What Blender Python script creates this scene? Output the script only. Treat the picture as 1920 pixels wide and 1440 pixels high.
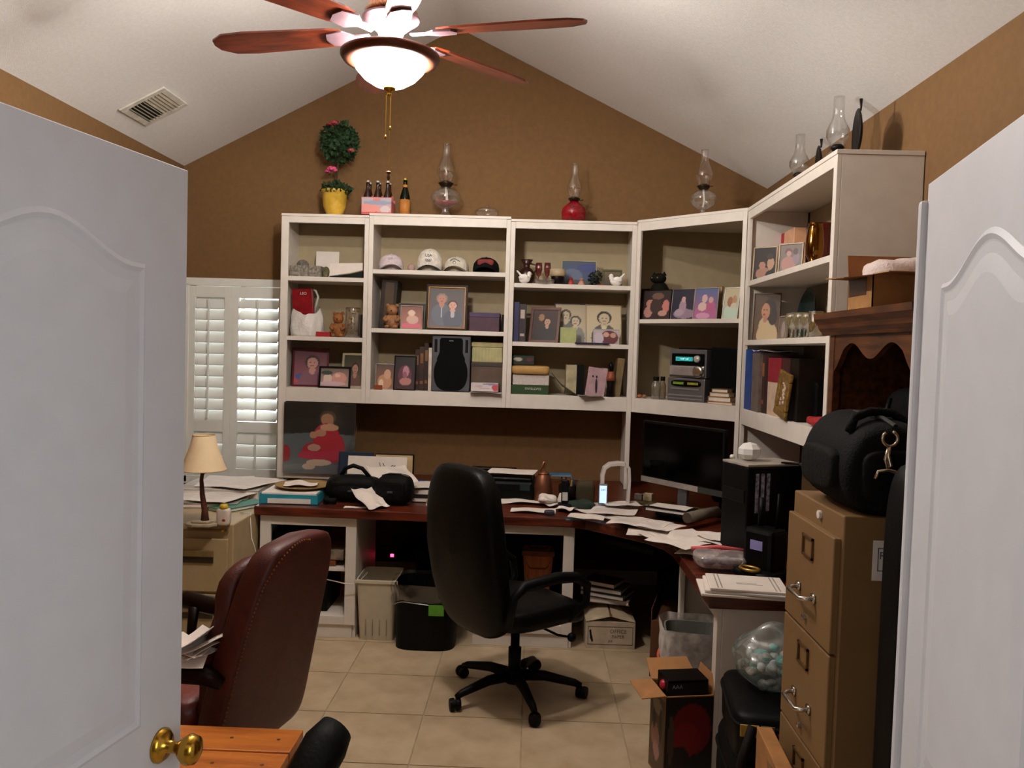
import bpy, math, random
from mathutils import Vector, Matrix
for o in list(bpy.data.objects): bpy.data.objects.remove(o)
SC = bpy.context.scene
COL = SC.collection
PI = math.pi
F = 1540.0                                   # focal length in pixels of a 1920 wide frame
EYE = Vector((0, 0, 1.7))
# ---------------- camera ----------------
Yc = Vector((40/F, 63/F, -1)).normalized()
Zc = Vector((.03, 1, -(.03*Yc.x+Yc.y)/Yc.z)).normalized()
Xc = Yc.cross(Zc)
RW = Matrix((Xc, Yc, Zc))
cam = bpy.data.objects.new('camera', bpy.data.cameras.new('camera'))
cam.data.sensor_width = 36; cam.data.lens = F/1920*36; cam.data.clip_start = .02
cam.matrix_world = Matrix.Translation(EYE) @ RW.to_4x4()
COL.objects.link(cam); SC.camera = cam
# ---------------- view, world, lights ----------------
SC.view_settings.view_transform = 'Standard'; SC.view_settings.look = 'None'
SC.view_settings.exposure = 0.0; SC.view_settings.gamma = 1; SC.view_settings.use_curve_mapping = False
W = bpy.data.worlds.new('daylight'); SC.world = W; W.use_nodes = True
bg = W.node_tree.nodes['Background']; bg.inputs[0].default_value = (.86, .95, 1, 1); bg.inputs[1].default_value = 7
BOWL = 12.0; BULB = 20.0; UPFILL = 100.0; LOWB = 50.0                                  # strength of the lit bowl, its bulbs and the added ceiling fill
def area(name, loc, rot, sx, sy, power, col):
    l = bpy.data.lights.new(name, 'AREA'); l.shape = 'RECTANGLE'; l.size = sx; l.size_y = sy; l.energy = power; l.color = col
    o = bpy.data.objects.new(name, l); o.location = loc; o.rotation_euler = rot; COL.objects.link(o); return o
# daylight in the hall the photograph is taken from
area('hall_daylight', (1.35, -.25, 1.7), (PI/2, 0, math.radians(62)), 1.0, 1.4, 23, (.9, .95, 1))
area('hall_daylight', (-1.55, -.25, 1.7), (PI/2, 0, math.radians(-62)), 1.0, 1.4, 14, (.93, .95, 1))
ul = bpy.data.lights.new('ceiling_fill', 'POINT'); ul.energy = UPFILL; ul.color = (1, .95, .89); ul.shadow_soft_size = .05
uo = bpy.data.objects.new('ceiling_fill', ul); uo.location = (-.604, 3.30-.001, 3.305); COL.objects.link(uo)   # added unseen light above the motor to brighten the ceiling
for k in range(3):                            # bulbs between the bowl and the fan body
    bl = bpy.data.lights.new('bulb', 'POINT'); bl.energy = BULB; bl.color = (1, .95, .89); bl.shadow_soft_size = .025
    bo = bpy.data.objects.new('bulb', bl); bo.location = (-.604+.095*math.cos(2.1*k+.4), 3.30+.095*math.sin(2.1*k+.4), 2.885); COL.objects.link(bo)
    bl = bl.copy(); bl.energy = LOWB; bo = bpy.data.objects.new('bulb', bl); bo.location = (-.604+.07*math.cos(2.1*k+.4), 3.30+.07*math.sin(2.1*k+.4), 2.80); COL.objects.link(bo)

# ---------------- helpers ----------------
def sr(c):
    if isinstance(c, str): c = [int(c[i:i+2], 16) for i in (0, 2, 4)]
    return [((v/255)/12.92 if v/255 <= .04045 else ((v/255+.055)/1.055)**2.4) for v in c]
MATS = {}
def M(c, rough=.6, metal=0, var=.12, scale=14, bump=.03, kind='', emit=0, k2=None):
    key = (str(c), rough, metal, var, scale, bump, kind, emit, str(k2))
    if key in MATS: return MATS[key]
    m = bpy.data.materials.new(kind or 'finish'); m.use_nodes = True; nt = m.node_tree; N = nt.nodes; L = nt.links
    p = N['Principled BSDF']; a = sr(c)
    tc = N.new('ShaderNodeTexCoord'); nz = N.new('ShaderNodeTexNoise'); nz.inputs['Scale'].default_value = scale; nz.inputs['Detail'].default_value = 4
    src = tc.outputs['Object']
    if kind == 'wood':
        mp = N.new('ShaderNodeMapping'); mp.inputs['Scale'].default_value = (1, 7, 7); L.new(src, mp.inputs[0]); src = mp.outputs[0]
    L.new(src, nz.inputs['Vector'])
    rp = N.new('ShaderNodeValToRGB'); b = sr(k2) if k2 else [x*(1-var*1.6) for x in a]
    rp.color_ramp.elements[0].position = .35; rp.color_ramp.elements[1].position = .65
    rp.color_ramp.elements[0].color = (*b, 1); rp.color_ramp.elements[1].color = (*[min(1, x*(1+(0 if k2 else var*.5))) for x in a], 1)
    L.new(nz.outputs[0], rp.inputs[0]); L.new(rp.outputs[0], p.inputs['Base Color'])
    if max(a) < .022 and not metal: p.inputs['Specular IOR Level'].default_value = .16; b = [x*.5 for x in b]; rp.color_ramp.elements[1].color = (*[x*.55 for x in a], 1); rp.color_ramp.elements[0].color = (*[x*.3 for x in a], 1)
    p.inputs['Roughness'].default_value = rough; p.inputs['Metallic'].default_value = metal
    if bump:
        bp = N.new('ShaderNodeBump'); bp.inputs['Strength'].default_value = min(1, bump*6); bp.inputs['Distance'].default_value = .004
        n2 = N.new('ShaderNodeTexNoise'); n2.inputs['Scale'].default_value = scale*6; L.new(src, n2.inputs['Vector'])
        L.new(n2.outputs[0], bp.inputs['Height']); L.new(bp.outputs[0], p.inputs['Normal'])
    if emit: p.inputs['Emission Color'].default_value = (*a, 1); p.inputs['Emission Strength'].default_value = emit
    if kind == 'woven':
        wv = N.new('ShaderNodeTexBrick'); wv.inputs['Scale'].default_value = scale; wv.inputs['Color1'].default_value = (*a, 1)
        wv.inputs['Color2'].default_value = (*[x*.7 for x in a], 1); wv.inputs['Mortar'].default_value = (*[x*.25 for x in a], 1)
        L.new(tc.outputs['Object'], wv.inputs['Vector']); L.new(wv.outputs[0], p.inputs['Base Color'])
    MATS[key] = m; return m
def glassy(tint=(1, 1, 1), fac=.12, rough=.05, key='glass', diff=0, dcol='dddddd'):
    k = (key, str(tint), fac, rough, diff, dcol)
    if k in MATS: return MATS[k]
    m = bpy.data.materials.new(key); m.use_nodes = True; nt = m.node_tree; N = nt.nodes; L = nt.links; N.remove(N['Principled BSDF'])
    t = N.new('ShaderNodeBsdfTransparent'); t.inputs[0].default_value = (*tint, 1)
    g = N.new('ShaderNodeBsdfGlossy'); g.inputs['Roughness'].default_value = rough
    lw = N.new('ShaderNodeLayerWeight'); lw.inputs[0].default_value = .35
    ad = N.new('ShaderNodeMath'); ad.operation = 'MULTIPLY_ADD'; ad.inputs[1].default_value = .6; ad.inputs[2].default_value = fac; ad.use_clamp = True
    L.new(lw.outputs['Facing'], ad.inputs[0]); mx = N.new('ShaderNodeMixShader'); L.new(ad.outputs[0], mx.inputs[0]); L.new(t.outputs[0], mx.inputs[1]); L.new(g.outputs[0], mx.inputs[2])
    o = mx.outputs[0]
    if diff:
        d = N.new('ShaderNodeBsdfDiffuse'); d.inputs[0].default_value = (*sr(dcol), 1); m2 = N.new('ShaderNodeMixShader'); m2.inputs[0].default_value = diff
        nz = N.new('ShaderNodeTexNoise'); nz.inputs['Scale'].default_value = 25; tc = N.new('ShaderNodeTexCoord'); L.new(tc.outputs['Object'], nz.inputs['Vector'])
        q = N.new('ShaderNodeMath'); q.operation = 'MULTIPLY'; q.inputs[1].default_value = diff*2; q.use_clamp = True; L.new(nz.outputs[0], q.inputs[0]); L.new(q.outputs[0], m2.inputs[0])
        L.new(o, m2.inputs[1]); L.new(d.outputs[0], m2.inputs[2]); o = m2.outputs[0]
    L.new(o, N['Material Output'].inputs[0]); MATS[k] = m; return m
_pm = None
def PRINT():
    global _pm
    if not _pm:
        _pm = bpy.data.materials.new('printed_paper'); _pm.use_nodes = True; N = _pm.node_tree.nodes
        a = N.new('ShaderNodeAttribute'); a.attribute_name = 'ink'; p = N['Principled BSDF']; p.inputs['Roughness'].default_value = .55
        _pm.node_tree.links.new(a.outputs[0], p.inputs['Base Color'])
    return _pm

class G:
    def __init__(s): s.v = []; s.f = []
    def add(s, vs, fs):
        n = len(s.v); s.v += [Vector(v) for v in vs]; s.f += [tuple(i+n for i in f) for f in fs]; return s
    def box(s, x0, x1, y0, y1, z0, z1):
        return s.add([(x, y, z) for z in (z0, z1) for y in (y0, y1) for x in (x0, x1)],
                     [(0, 2, 3, 1), (4, 5, 7, 6), (0, 1, 5, 4), (2, 6, 7, 3), (0, 4, 6, 2), (1, 3, 7, 5)])
    def cb(s, c, d): return s.box(c[0]-d[0]/2, c[0]+d[0]/2, c[1]-d[1]/2, c[1]+d[1]/2, c[2]-d[2]/2, c[2]+d[2]/2)
    def prism(s, pts, a, b, ax='y'):
        n = len(pts)
        mk = {'y': lambda p, t: (p[0], t, p[1]), 'z': lambda p, t: (p[0], p[1], t), 'x': lambda p, t: (t, p[0], p[1])}[ax]
        return s.add([mk(p, a) for p in pts]+[mk(p, b) for p in pts],
                     [tuple(range(n)), tuple(range(2*n-1, n-1, -1))]+[(i, i+n, (i+1) % n+n, (i+1) % n) for i in range(n)])
    def lathe(s, prof, c=(0, 0, 0), n=20, sx=1, sy=1):
        vs = []; fs = []
        for r, z in prof:
            for k in range(n): a = 2*PI*k/n; vs.append((c[0]+r*sx*math.cos(a), c[1]+r*sy*math.sin(a), c[2]+z))
        for i in range(len(prof)-1):
            for k in range(n): k2 = (k+1) % n; fs.append((i*n+k, i*n+k2, (i+1)*n+k2, (i+1)*n+k))
        if prof[0][0] > 1e-5: fs.append(tuple(range(n-1, -1, -1)))
        if prof[-1][0] > 1e-5: fs.append(tuple((len(prof)-1)*n+k for k in range(n)))
        return s.add(vs, fs)
    def tube(s, pts, r, n=8, cap=True):
        pts = [Vector(p) for p in pts]; rs = r if isinstance(r, (list, tuple)) else [r]*len(pts); vs = []; fs = []
        t0 = (pts[1]-pts[0]).normalized(); up = Vector((0, 0, 1)) if abs(t0.z) < .9 else Vector((1, 0, 0)); x = t0.cross(up).normalized()
        for i, p in enumerate(pts):
            t = (pts[min(i+1, len(pts)-1)]-pts[max(i-1, 0)]).normalized(); x = (x-t*x.dot(t)).normalized(); y = t.cross(x)
            for k in range(n): a = 2*PI*k/n; vs.append(p+(x*math.cos(a)+y*math.sin(a))*rs[i])
        for i in range(len(pts)-1):
            for k in range(n): k2 = (k+1) % n; fs.append((i*n+k, i*n+k2, (i+1)*n+k2, (i+1)*n+k))
        if cap: fs += [tuple(range(n-1, -1, -1)), tuple((len(pts)-1)*n+k for k in range(n))]
        return s.add(vs, fs)
    def sell(s, c, r, e1=1, e2=1, nu=16, nv=10, pole='z', fn=None):
        sp = lambda v, e: math.copysign(abs(v)**e, v); vs = []; fs = []
        for i in range(nv+1):
            h = -PI/2+PI*i/nv
            for k in range(nu):
                w = 2*PI*k/nu; a = sp(math.cos(h), e1)*sp(math.cos(w), e2); b = sp(math.cos(h), e1)*sp(math.sin(w), e2); d = sp(math.sin(h), e1)
                q = {'z': (a, b, d), 'y': (a, d, b), 'x': (d, a, b)}[pole]
                v = Vector((q[0]*r[0], q[1]*r[1], q[2]*r[2]))
                if fn: v = fn(v)
                vs.append(Vector(c)+v)
        for i in range(nv):
            for k in range(nu): k2 = (k+1) % nu; fs.append((i*nu+k, i*nu+k2, (i+1)*nu+k2, (i+1)*nu+k))
        return s.add(vs, fs)
    def ell(s, c, r, nu=12, nv=8): return s.sell(c, r if isinstance(r, (list, tuple)) else (r, r, r), 1, 1, nu, nv)
    def sheet(s, w, d, fn=None, nx=8, ny=8, t=.0015):
        for k in (0, 1):
            vs = []; fs = []
            for j in range(ny+1):
                for i in range(nx+1):
                    x = (i/nx-.5)*w; y = (j/ny-.5)*d; z = fn(x, y) if fn else 0; vs.append((x, y, z+k*t))
            for j in range(ny):
                for i in range(nx):
                    a = j*(nx+1)+i; q = (a, a+1, a+nx+2, a+nx+1); fs.append(q if k else q[::-1])
            s.add(vs, fs)
        n = (nx+1)*(ny+1); base = len(s.v)-2*n
        b = [i for i in range(nx+1)]+[(j+1)*(nx+1)-1 for j in range(1, ny+1)]+[ny*(nx+1)+i for i in range(nx-1, -1, -1)]+[j*(nx+1) for j in range(ny-1, 0, -1)]
        for i in range(len(b)): a, c = b[i], b[(i+1) % len(b)]; s.f.append((base+a, base+c, base+n+c, base+n+a))
        return s
    def xf(s, m): s.v = [m @ v for v in s.v]; return s
    def rx(s, deg): return s.xf(Matrix.Rotation(math.radians(deg), 4, 'X'))
    def ry(s, deg): return s.xf(Matrix.Rotation(math.radians(deg), 4, 'Y'))
    def rz(s, deg): return s.xf(Matrix.Rotation(math.radians(deg), 4, 'Z'))
    def mv(s, x, y, z): return s.xf(Matrix.Translation((x, y, z)))
def mesh(name, g, m, smooth=False):
    me = bpy.data.meshes.new(name); me.from_pydata([tuple(v) for v in g.v], [], g.f); me.update(); me.materials.append(m)
    import bmesh
    b = bmesh.new(); b.from_mesh(me); bmesh.ops.recalc_face_normals(b, faces=b.faces); b.to_mesh(me); b.free()
    if smooth: me.polygons.foreach_set('use_smooth', [True]*len(me.polygons))
    return me
def P(name, g, m, par=None, smooth=False, bev=0, sub=0, loc=None, rz=0, label=None, kind=None):
    o = bpy.data.objects.new(name, mesh(name, g, m, smooth)); COL.objects.link(o)
    if par: o.parent = par
    if loc: o.location = loc
    if rz: o.rotation_euler.z = rz
    if bev:
        b = o.modifiers.new('bevel', 'BEVEL'); b.width = bev; b.segments = 2; b.limit_method = 'ANGLE'; b.angle_limit = .6
    if sub: u = o.modifiers.new('sub', 'SUBSURF'); u.levels = u.render_levels = sub
    if label: o['label'] = label
    if kind: o['kind'] = kind
    return o
def T(name, label, cat, loc=(0, 0, 0), rz=0, group=None):
    o = bpy.data.objects.new(name, None); COL.objects.link(o); o.empty_display_size = .05; o.location = loc; o.rotation_euler = (0, 0, rz)
    o['label'] = label; o['category'] = cat
    if group: o['group'] = group
    return o
def TM(name, label, cat, g, m, loc=(0, 0, 0), rz=0, smooth=False, bev=0, sub=0, group=None):
    o = P(name, g, m, None, smooth, bev, sub, loc, rz); o['label'] = label; o['category'] = cat
    if group: o['group'] = group
    return o
def S(name, g, m, **k): o = P(name, g, m, **k); o['kind'] = 'structure'; return o
def txt(name, s, size, m, par, loc, rot=(PI/2, 0, 0), ext=.0006):
    c = bpy.data.curves.new(name, 'FONT'); c.body = s; c.size = size; c.align_x = 'CENTER'; c.align_y = 'CENTER'; c.extrude = ext
    t = bpy.data.objects.new(name+'_c', c); COL.objects.link(t)
    me = bpy.data.meshes.new_from_object(t); bpy.data.objects.remove(t); me.materials.clear(); me.materials.append(m)
    o = bpy.data.objects.new(name, me); COL.objects.link(o); o.parent = par; o.location = loc; o.rotation_euler = rot; return o

def ray(px, py): return RW @ Vector(((px-960)/F, (720-py)/F, -1))
def onz(px, py, z): d = ray(px, py); return EYE+d*((z-EYE.z)/d.z)
def ony(px, py, y): d = ray(px, py); return EYE+d*(y/d.y)
def proj(p): q = RW.transposed() @ (Vector(p)-EYE); return 960+F*q.x/-q.z, 720-F*q.y/-q.z
class Fr:                                     # a shelf front: origin, direction along it, outward normal
    def __init__(s, o, e, n): s.o = Vector((*o, 0)); s.e = Vector((*e, 0)).normalized(); s.n = Vector((*n, 0)).normalized(); s.rz = math.atan2(s.e.y, s.e.x)
    def hit(s, px, py, off):
        d = ray(px, py); q = s.o-s.n*off; t = (q-EYE).dot(s.n)/d.dot(s.n); p = EYE+d*t; return (p-s.o).dot(s.e), p.z
    def w(s, a, off, z): p = s.o+s.e*a-s.n*off; return Vector((p.x, p.y, z))
    def place(s, x0, x1, yt, z, off):         # returns base centre, width, height
        py = 657.
        for _ in range(4):
            a, _z = s.hit((x0+x1)/2, py, off); py = proj(s.w(a, off, z))[1]
        s0, _z = s.hit(x0, py, off); s1, _z = s.hit(x1, py, off); h = s.hit((x0+x1)/2, yt, off)[1]-z
        return s.w((s0+s1)/2, off, z), s1-s0, h
YF = 5.65; YB = 6.02; XR = 1.276; XW = 1.65
BK = Fr((0, YF), (1, 0), (0, -1)); DG = Fr((.684, YF), (1, -1), (-1, -1)); RT = Fr((XR, 5.058), (0, -1), (-1, 0))
ZU = dict(a1=2.163, b1=1.751, c=1.395, a2=2.2265, b2=1.821, a3=2.159, b3=1.757, d=1.934, ar=2.155, br=1.80)

# ---------------- palette ----------------
WHITE = M('d8cfc4', .5, var=.03, bump=.01); DOORW = M('d2d2d6', .45, var=.02, bump=.008); CREAM = M('a99776', .7, var=.04)
WALL = M('72522d', .85, var=.06, scale=30, bump=.06); CEIL = M('efece8', .9, var=.03, scale=60, bump=.12)
TILEM = M('bfab8d', .42, var=.14, scale=7, bump=.02, k2='ab9677'); GROUT = M('ab997c', .9)
CHERRY = M('5e2412', .3, var=.4, kind='wood', scale=5); DARKW = M('5a3010', .4, var=.4, kind='wood', scale=6)
TAN = M('80613c', .45, var=.03, bump=.01); BLACK = M('0b0b0b', .5, var=.2); BLK2 = M('15130f', .75, var=.2, bump=.08)
LEATH = M('0d0c0a', .38, var=.2, bump=.06, scale=30); BURG = M('4e1c13', .5, var=.15, bump=.05, scale=25)
CARD = M('a87646', .85, var=.08); PAPER = M('ddd2c8', .8, var=.03); CHROME = M('c8c4bc', .2, 1, var=.05, bump=0); BRASS = M('c79a3c', .22, 1, var=.1, bump=0)
CLEAR = glassy(); GREEN = M('1d3a14', .8, var=.4)

# ================= ROOM =================
XL = -2.60; Y0 = .70
rng = random.Random(5)
fl = S('floor', G().box(XL-.1, XW+.1, Y0-4, YB+.1, -.06, -.004), GROUT)
ts = .455; tme = mesh('tile', G().box(-ts/2+.003, ts/2-.003, -ts/2+.003, ts/2-.003, -.02, 0), TILEM)
cuts = []
ix0 = math.floor((XL+.91)/ts)
for i in range(ix0, 6):
    for j in range(-8, 6):
        x0 = -.91+i*ts; y0 = 3.72+j*ts
        a, b, c, d = max(x0, XL), min(x0+ts, XW), y0, min(y0+ts, YB)
        if b-a < .02 or d-c < .02: continue
        if b-a > ts-.01 and d-c > ts-.01:
            o = bpy.data.objects.new('tile', tme); COL.objects.link(o); o.location = (x0+ts/2, y0+ts/2, 0)
        else: o = P('tile', G().box(a+.003, b-.003, c+.003, d-.003, -.02, 0), TILEM)
        o.parent = fl
RX, RZ = -.61, 4.01; ZL, ZR = 2.975, 2.915
def roofz(x): return RZ-(RX-x)*(RZ-ZL)/(RX-XL) if x < RX else RZ-(x-RX)*(RZ-ZR)/(XW-RX)
wx0, wx1, wz0, wz1 = -2.54, -1.83, .70, 2.115
g = G(); Y1 = YB+.12
g.prism([(XL-.1, wz1), (XW+.1, wz1), (XW+.1, roofz(XW)), (RX, RZ), (XL-.1, ZL)], YB, Y1)
g.box(wx1, XW+.1, YB, Y1, 0, wz1).box(XL-.1, wx0, YB, Y1, 0, wz1).box(wx0, wx1, YB, Y1, 0, wz0)
S('wall_back', g, WALL)
S('wall_left', G().box(XL-.1, XL, Y0, YB, 0, ZL+.02), WALL)
S('wall_right', G().box(XW, XW+.1, Y0, YB, 0, ZR+.02), WALL)
g = G(); g.prism([(XL, 2.12), (XW, 2.12), (XW, ZR), (RX, RZ), (XL, ZL)], Y0-.1, Y0)
g.box(XL, -.86, Y0-.1, Y0, 0, 2.12).box(.68, XW, Y0-.1, Y0, 0, 2.12)
S('wall_front', g, WALL)
t = .1
S('ceiling', G().prism([(XL-.15, ZL-.078), (RX, RZ), (XW+.15, ZR-.073), (XW+.15, ZR+t), (RX, RZ+t), (XL-.15, ZL+t)], Y0-.1, Y1), CEIL)
# hall behind the camera
S('wall_hall', G().box(-1.9, -1.8, -3.2, Y0-.1, 0, 2.7).box(1.55, 1.65, -3.2, Y0-.1, 0, 2.7).box(-1.9, 1.65, -3.3, -3.2, 0, 2.7), M('cfc8bd', .9))
S('ceiling_hall', G().box(-1.9, 1.65, -3.3, Y0-.1, 2.7, 2.8), CEIL)
S('trim_1', G().box(-.90, -.845, Y0-.12, Y0+.01, 0, 2.16).box(.665, .72, Y0-.12, Y0+.01, 0, 2.16).box(-.90, .72, Y0-.12, Y0+.01, 2.10, 2.16), DOORW)
S('baseboard_back', G().box(XL, XW, YB-.014, YB, 0, .10), WHITE); S('baseboard_left', G().box(XL, XL+.014, Y0, YB, 0, .10), WHITE); S('baseboard_right', G().box(XW-.014, XW, Y0, YB, 0, .10), WHITE)

# window with plantation shutters
win = S('window_1', G().box(wx0, wx1, YB+.10, YB+.115, wz0, wz0+.03).box(wx0, wx1, YB+.1, YB+.115, wz1-.03, wz1).box((wx0+wx1)/2-.015, (wx0+wx1)/2+.015, YB+.1, YB+.115, wz0, wz1), WHITE)
P('pane', G().box(wx0, wx1, YB+.105, YB+.109, wz0, wz1), glassy(fac=.02), win)
SHW = M('dcdcd4', .5, var=.02, bump=0)
LOUV = bpy.data.materials.new('louver_paint'); LOUV.use_nodes = True; _n = LOUV.node_tree.nodes; _l = LOUV.node_tree.links; _t = _n.new('ShaderNodeBsdfTranslucent'); _t.inputs[0].default_value = (.8, .8, .74, 1)
_z = _n.new('ShaderNodeTexNoise'); _z.inputs['Scale'].default_value = 40; _c = _n.new('ShaderNodeMixRGB'); _c.inputs[1].default_value = (.70, .69, .64, 1); _c.inputs[2].default_value = (.76, .75, .70, 1); _l.new(_z.outputs[0], _c.inputs[0]); _l.new(_c.outputs[0], _n['Principled BSDF'].inputs['Base Color'])
_m = _n.new('ShaderNodeMixShader'); _m.inputs[0].default_value = .12; _l.new(_n['Principled BSDF'].outputs[0], _m.inputs[1]); _l.new(_t.outputs[0], _m.inputs[2]); _l.new(_m.outputs[0], _n['Material Output'].inputs[0])
g = G(); fx0, fx1 = wx0-.05, wx1+.045
g.box(fx0, fx1, YB-.03, YB, wz1-.01, wz1+.045).box(fx0, fx0+.05, YB-.03, YB, wz0-.05, wz1).box(fx1-.035, fx1, YB-.03, YB, wz0-.05, wz1).box(fx0, fx1, YB-.03, YB, wz0-.06, wz0)
P('window_frame', g, SHW, win, bev=.003)
lme = None
for (a, b, op) in ((-2.545, -2.225, 0), (-2.225, -1.825, 1)):
    st = .052; z1 = wz1-.015; zm = 1.07
    f = P('shutter_panel', G().box(a, a+st, YB-.025, YB+.003, wz0, z1).box(b-st, b, YB-.025, YB+.003, wz0, z1).box(a+st, b-st, YB-.025, YB+.003, z1-.08, z1)
          .box(a+st, b-st, YB-.025, YB+.003, zm-.04, zm+.04).box(a+st, b-st, YB-.025, YB+.003, wz0, wz0+.06), SHW, win, bev=.002)
    w2 = (b-a)/2-st
    sec = [(zm+.04, z1-.08, 52 if op else 72), (wz0+.06, zm-.04, 78)]
    for (za, zb, ang) in sec:
        n = max(1, round((zb-za)/.086)); dz = (zb-za)/n
        me = mesh('louver', G().sell((0, 0, 0), (w2+.001, .0045, .046), .08, 1, 12, 6, 'x').rx(-(90-ang)), LOUV, True)
        for k in range(n):
            o = bpy.data.objects.new('louver', me); COL.objects.link(o); o.parent = f; o.location = ((a+b)/2, YB-.008, za+(k+.5)*dz)
        P('tilt_rod', G().box((a+b)/2-.006, (a+b)/2+.006, YB-.052, YB-.042, za+.02, zb-.01), SHW, f)

# doors to the hall, standing open
def door(nm, hinge, edge, side, astr=0):
    hx, hy = hinge; d = Vector((edge[0]-hx, edge[1]-hy)); wd = d.length; rz = math.atan2(d.y, d.x)
    o = S(nm, G().box(0, wd, 0, .035, .01, 2.03), DOORW, loc=(hx, hy, 0), rz=rz, bev=.002)
    # local x runs hinge -> edge; face towards the room centre is side*y
    yf = 0 if side < 0 else .035
    def pan(z0, z1, arch):
        x0, x1 = .125, wd-.125; pts = []
        n = 24
        for k in range(n+1):
            u = k/n; x = x1-(x1-x0)*u; q = abs(2*u-1)
            pts.append((x, z1+(arch*(.5+.5*math.cos(PI*min(1, q*1.12))) if arch else 0)))
        pts += [(x0, z0), (x1, z0)]
        path = [Vector((p[0], 0, p[1])) for p in pts]
        def ring(off):
            cx = (x0+x1)/2; cz = (z0+z1)/2; hw = (x1-x0)/2; hh = (z1-z0)/2
            return [(cx+(p.x-cx)*(1-off/hw), cz+(p.z-cz)*(1-off/hh)) for p in path]
        prof = [(0, 0), (.008, .004), (.015, .0005), (.024, -.0012), (.034, .0003), (.056, .0035)]
        vs = []; fs = []; n = len(path)
        for off, h in prof:
            for (x, z) in ring(off): vs.append((x, yf+side*h, z))
        for i in range(len(prof)-1):
            for k in range(n): k2 = (k+1) % n; fs.append((i*n+k, i*n+k2, (i+1)*n+k2, (i+1)*n+k))
        fs.append(tuple((len(prof)-1)*n+k for k in range(n)))
        P('door_panel', G().add(vs, fs), DOORW, o, smooth=False)
    pan(.98, 1.835, .062); pan(.22, .80, 0)
    if astr: P('astragal', G().box(wd-.004, wd+.018, yf-.012 if side < 0 else yf-.02, yf+.02 if side < 0 else yf+.012, .01, 2.0), DOORW, o, bev=.006)
    return o, wd, yf
dl, wl, yl = door('door_1', (-.815, .90), (-.683, 1.60), -1)
kn = P('door_knob', G().lathe([(0, 0), (.033, 0), (.033, .004), (.026, .012), (.012, .016), (.011, .04), (.02, .046), (.029, .06), (.026, .075), (.014, .082), (0, .083)], n=28).rx(90).mv(wl-.065, -.0005, .918), BRASS, dl, smooth=True)
dr, wr, yr = door('door_2', (.62, .86), (.757, 1.55), 1, 1)
# ================= BOOKCASES =================
def bookcase(label, x0, x1, zt, sl, sr_, shelves, legs=(), base=None):
    t = T('bookcase', label, 'bookcase', ((x0+x1)/2, YF, 0), group='run of white built-in bookcases'); ox = (x0+x1)/2; D = YB-YF-.006
    def b(nm, a, c, y0, y1, z0, z1, m=WHITE, bev=.002): return P(nm, G().box(a-ox, c-ox, y0, y1, z0, z1), m, t, bev=bev)
    b('side_panel', x0+.001, x0+.02, .02, D, .765 if 0 in legs else 1.298, zt-.02); b('side_panel', x1-.02, x1-.001, .02, D, .765 if 1 in legs else 1.298, zt-.02)
    b('stile', x0, x0+sl, 0, .02, .762 if 0 in legs else 1.298, zt-.02); b('stile', x1-sr_, x1, 0, .02, .762 if 1 in legs else 1.298, zt-.02)
    b('top_rail', x0+sl, x1-sr_, 0, .02, 2.530, zt-.018); b('top_panel', x0, x1, -.004, D, zt-.018, zt)
    b('bottom_rail', x0+sl, x1-sr_, 0, .02, 1.298, 1.395); b('bottom_panel', x0+.02, x1-.02, .02, D, 1.372, 1.395)
    b('back_panel', x0+.02, x1-.02, D-.008, D-.001, 1.395, zt-.02, CREAM, 0)
    for z in shelves: b('shelf', x0+.021, x1-.021, .004, D-.009, z-.030, z)
    if base: b('base_board', x0+sl, x1, .0, .30, .762, .800)
    return t
bookcase('leftmost white bookcase, narrow, beside the shuttered window', -1.759, -1.153, 2.592, .051, .030, (ZU['a1'], ZU['b1']), (0,), 1)
bookcase('wide white bookcase holding the row of caps and the loudspeaker', -1.152, -.179, 2.608, .031, .029, (ZU['a2'], ZU['b2']), (), None)
bookcase('white bookcase with the two white doves on its top shelf', -.178, .683, 2.593, .031, .032, (ZU['a3'], ZU['b3']), (1,))
# corner case (diagonal)
CV = [(.686, YF+.001), (.686, YB-.006), (XW-.006, YB-.006), (XW-.006, 5.062), (XR+.0, 5.062)]
def poly(nm, pts, z0, z1, m, par): return P(nm, G().prism(pts, z0, z1, 'z'), m, par, bev=.002)
t = T('bookcase', 'diagonal white corner bookcase holding the stereo', 'bookcase', (.98, 5.35, 0), group='run of white built-in bookcases')
Lx = lambda pts: [(p[0]-.98, p[1]-5.35) for p in pts]
q = .0142
poly('top_panel', Lx([(.684, YF-.004), (.686, YB-.006), (XW-.006, YB-.006), (XW-.006, 5.062), (XR+.0, 5.058)]), 2.588, 2.605, WHITE, t)
for z in (1.395, ZU['d']): poly('shelf' if z > 1.5 else 'bottom_panel', Lx([(.70, YF+.012), (.70, YB-.015), (XW-.015, YB-.015), (XW-.015, 5.078), (XR+.02, 5.078)]), z-.028, z, WHITE, t)
dl_ = .838
def dgb(nm, s0, s1, o0, o1, z0, z1, m=WHITE):
    pts = [DG.w(s0, o0, 0), DG.w(s1, o0, 0), DG.w(s1, o1, 0), DG.w(s0, o1, 0)]
    return poly(nm, Lx([(p.x, p.y) for p in pts]), z0, z1, m, t)
dgb('stile', .004, .030, .0, .02, 1.298, 2.588); dgb('stile', dl_-.034, dl_-.004, .0, .02, .762, 2.588)
dgb('top_rail', .030, dl_-.034, .0, .02, 2.53, 2.588); dgb('bottom_rail', .030, dl_-.034, .0, .02, 1.298, 1.395)
P('back_panel', G().box(.687-.98, XW-.02-.98, YB-.014-5.35, YB-.007-5.35, 1.395, 2.588), CREAM, t)
P('back_panel', G().box(XW-.015-.98, XW-.008-.98, 5.09-5.35, YB-.02-5.35, 1.395, 2.588), CREAM, t)
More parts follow.
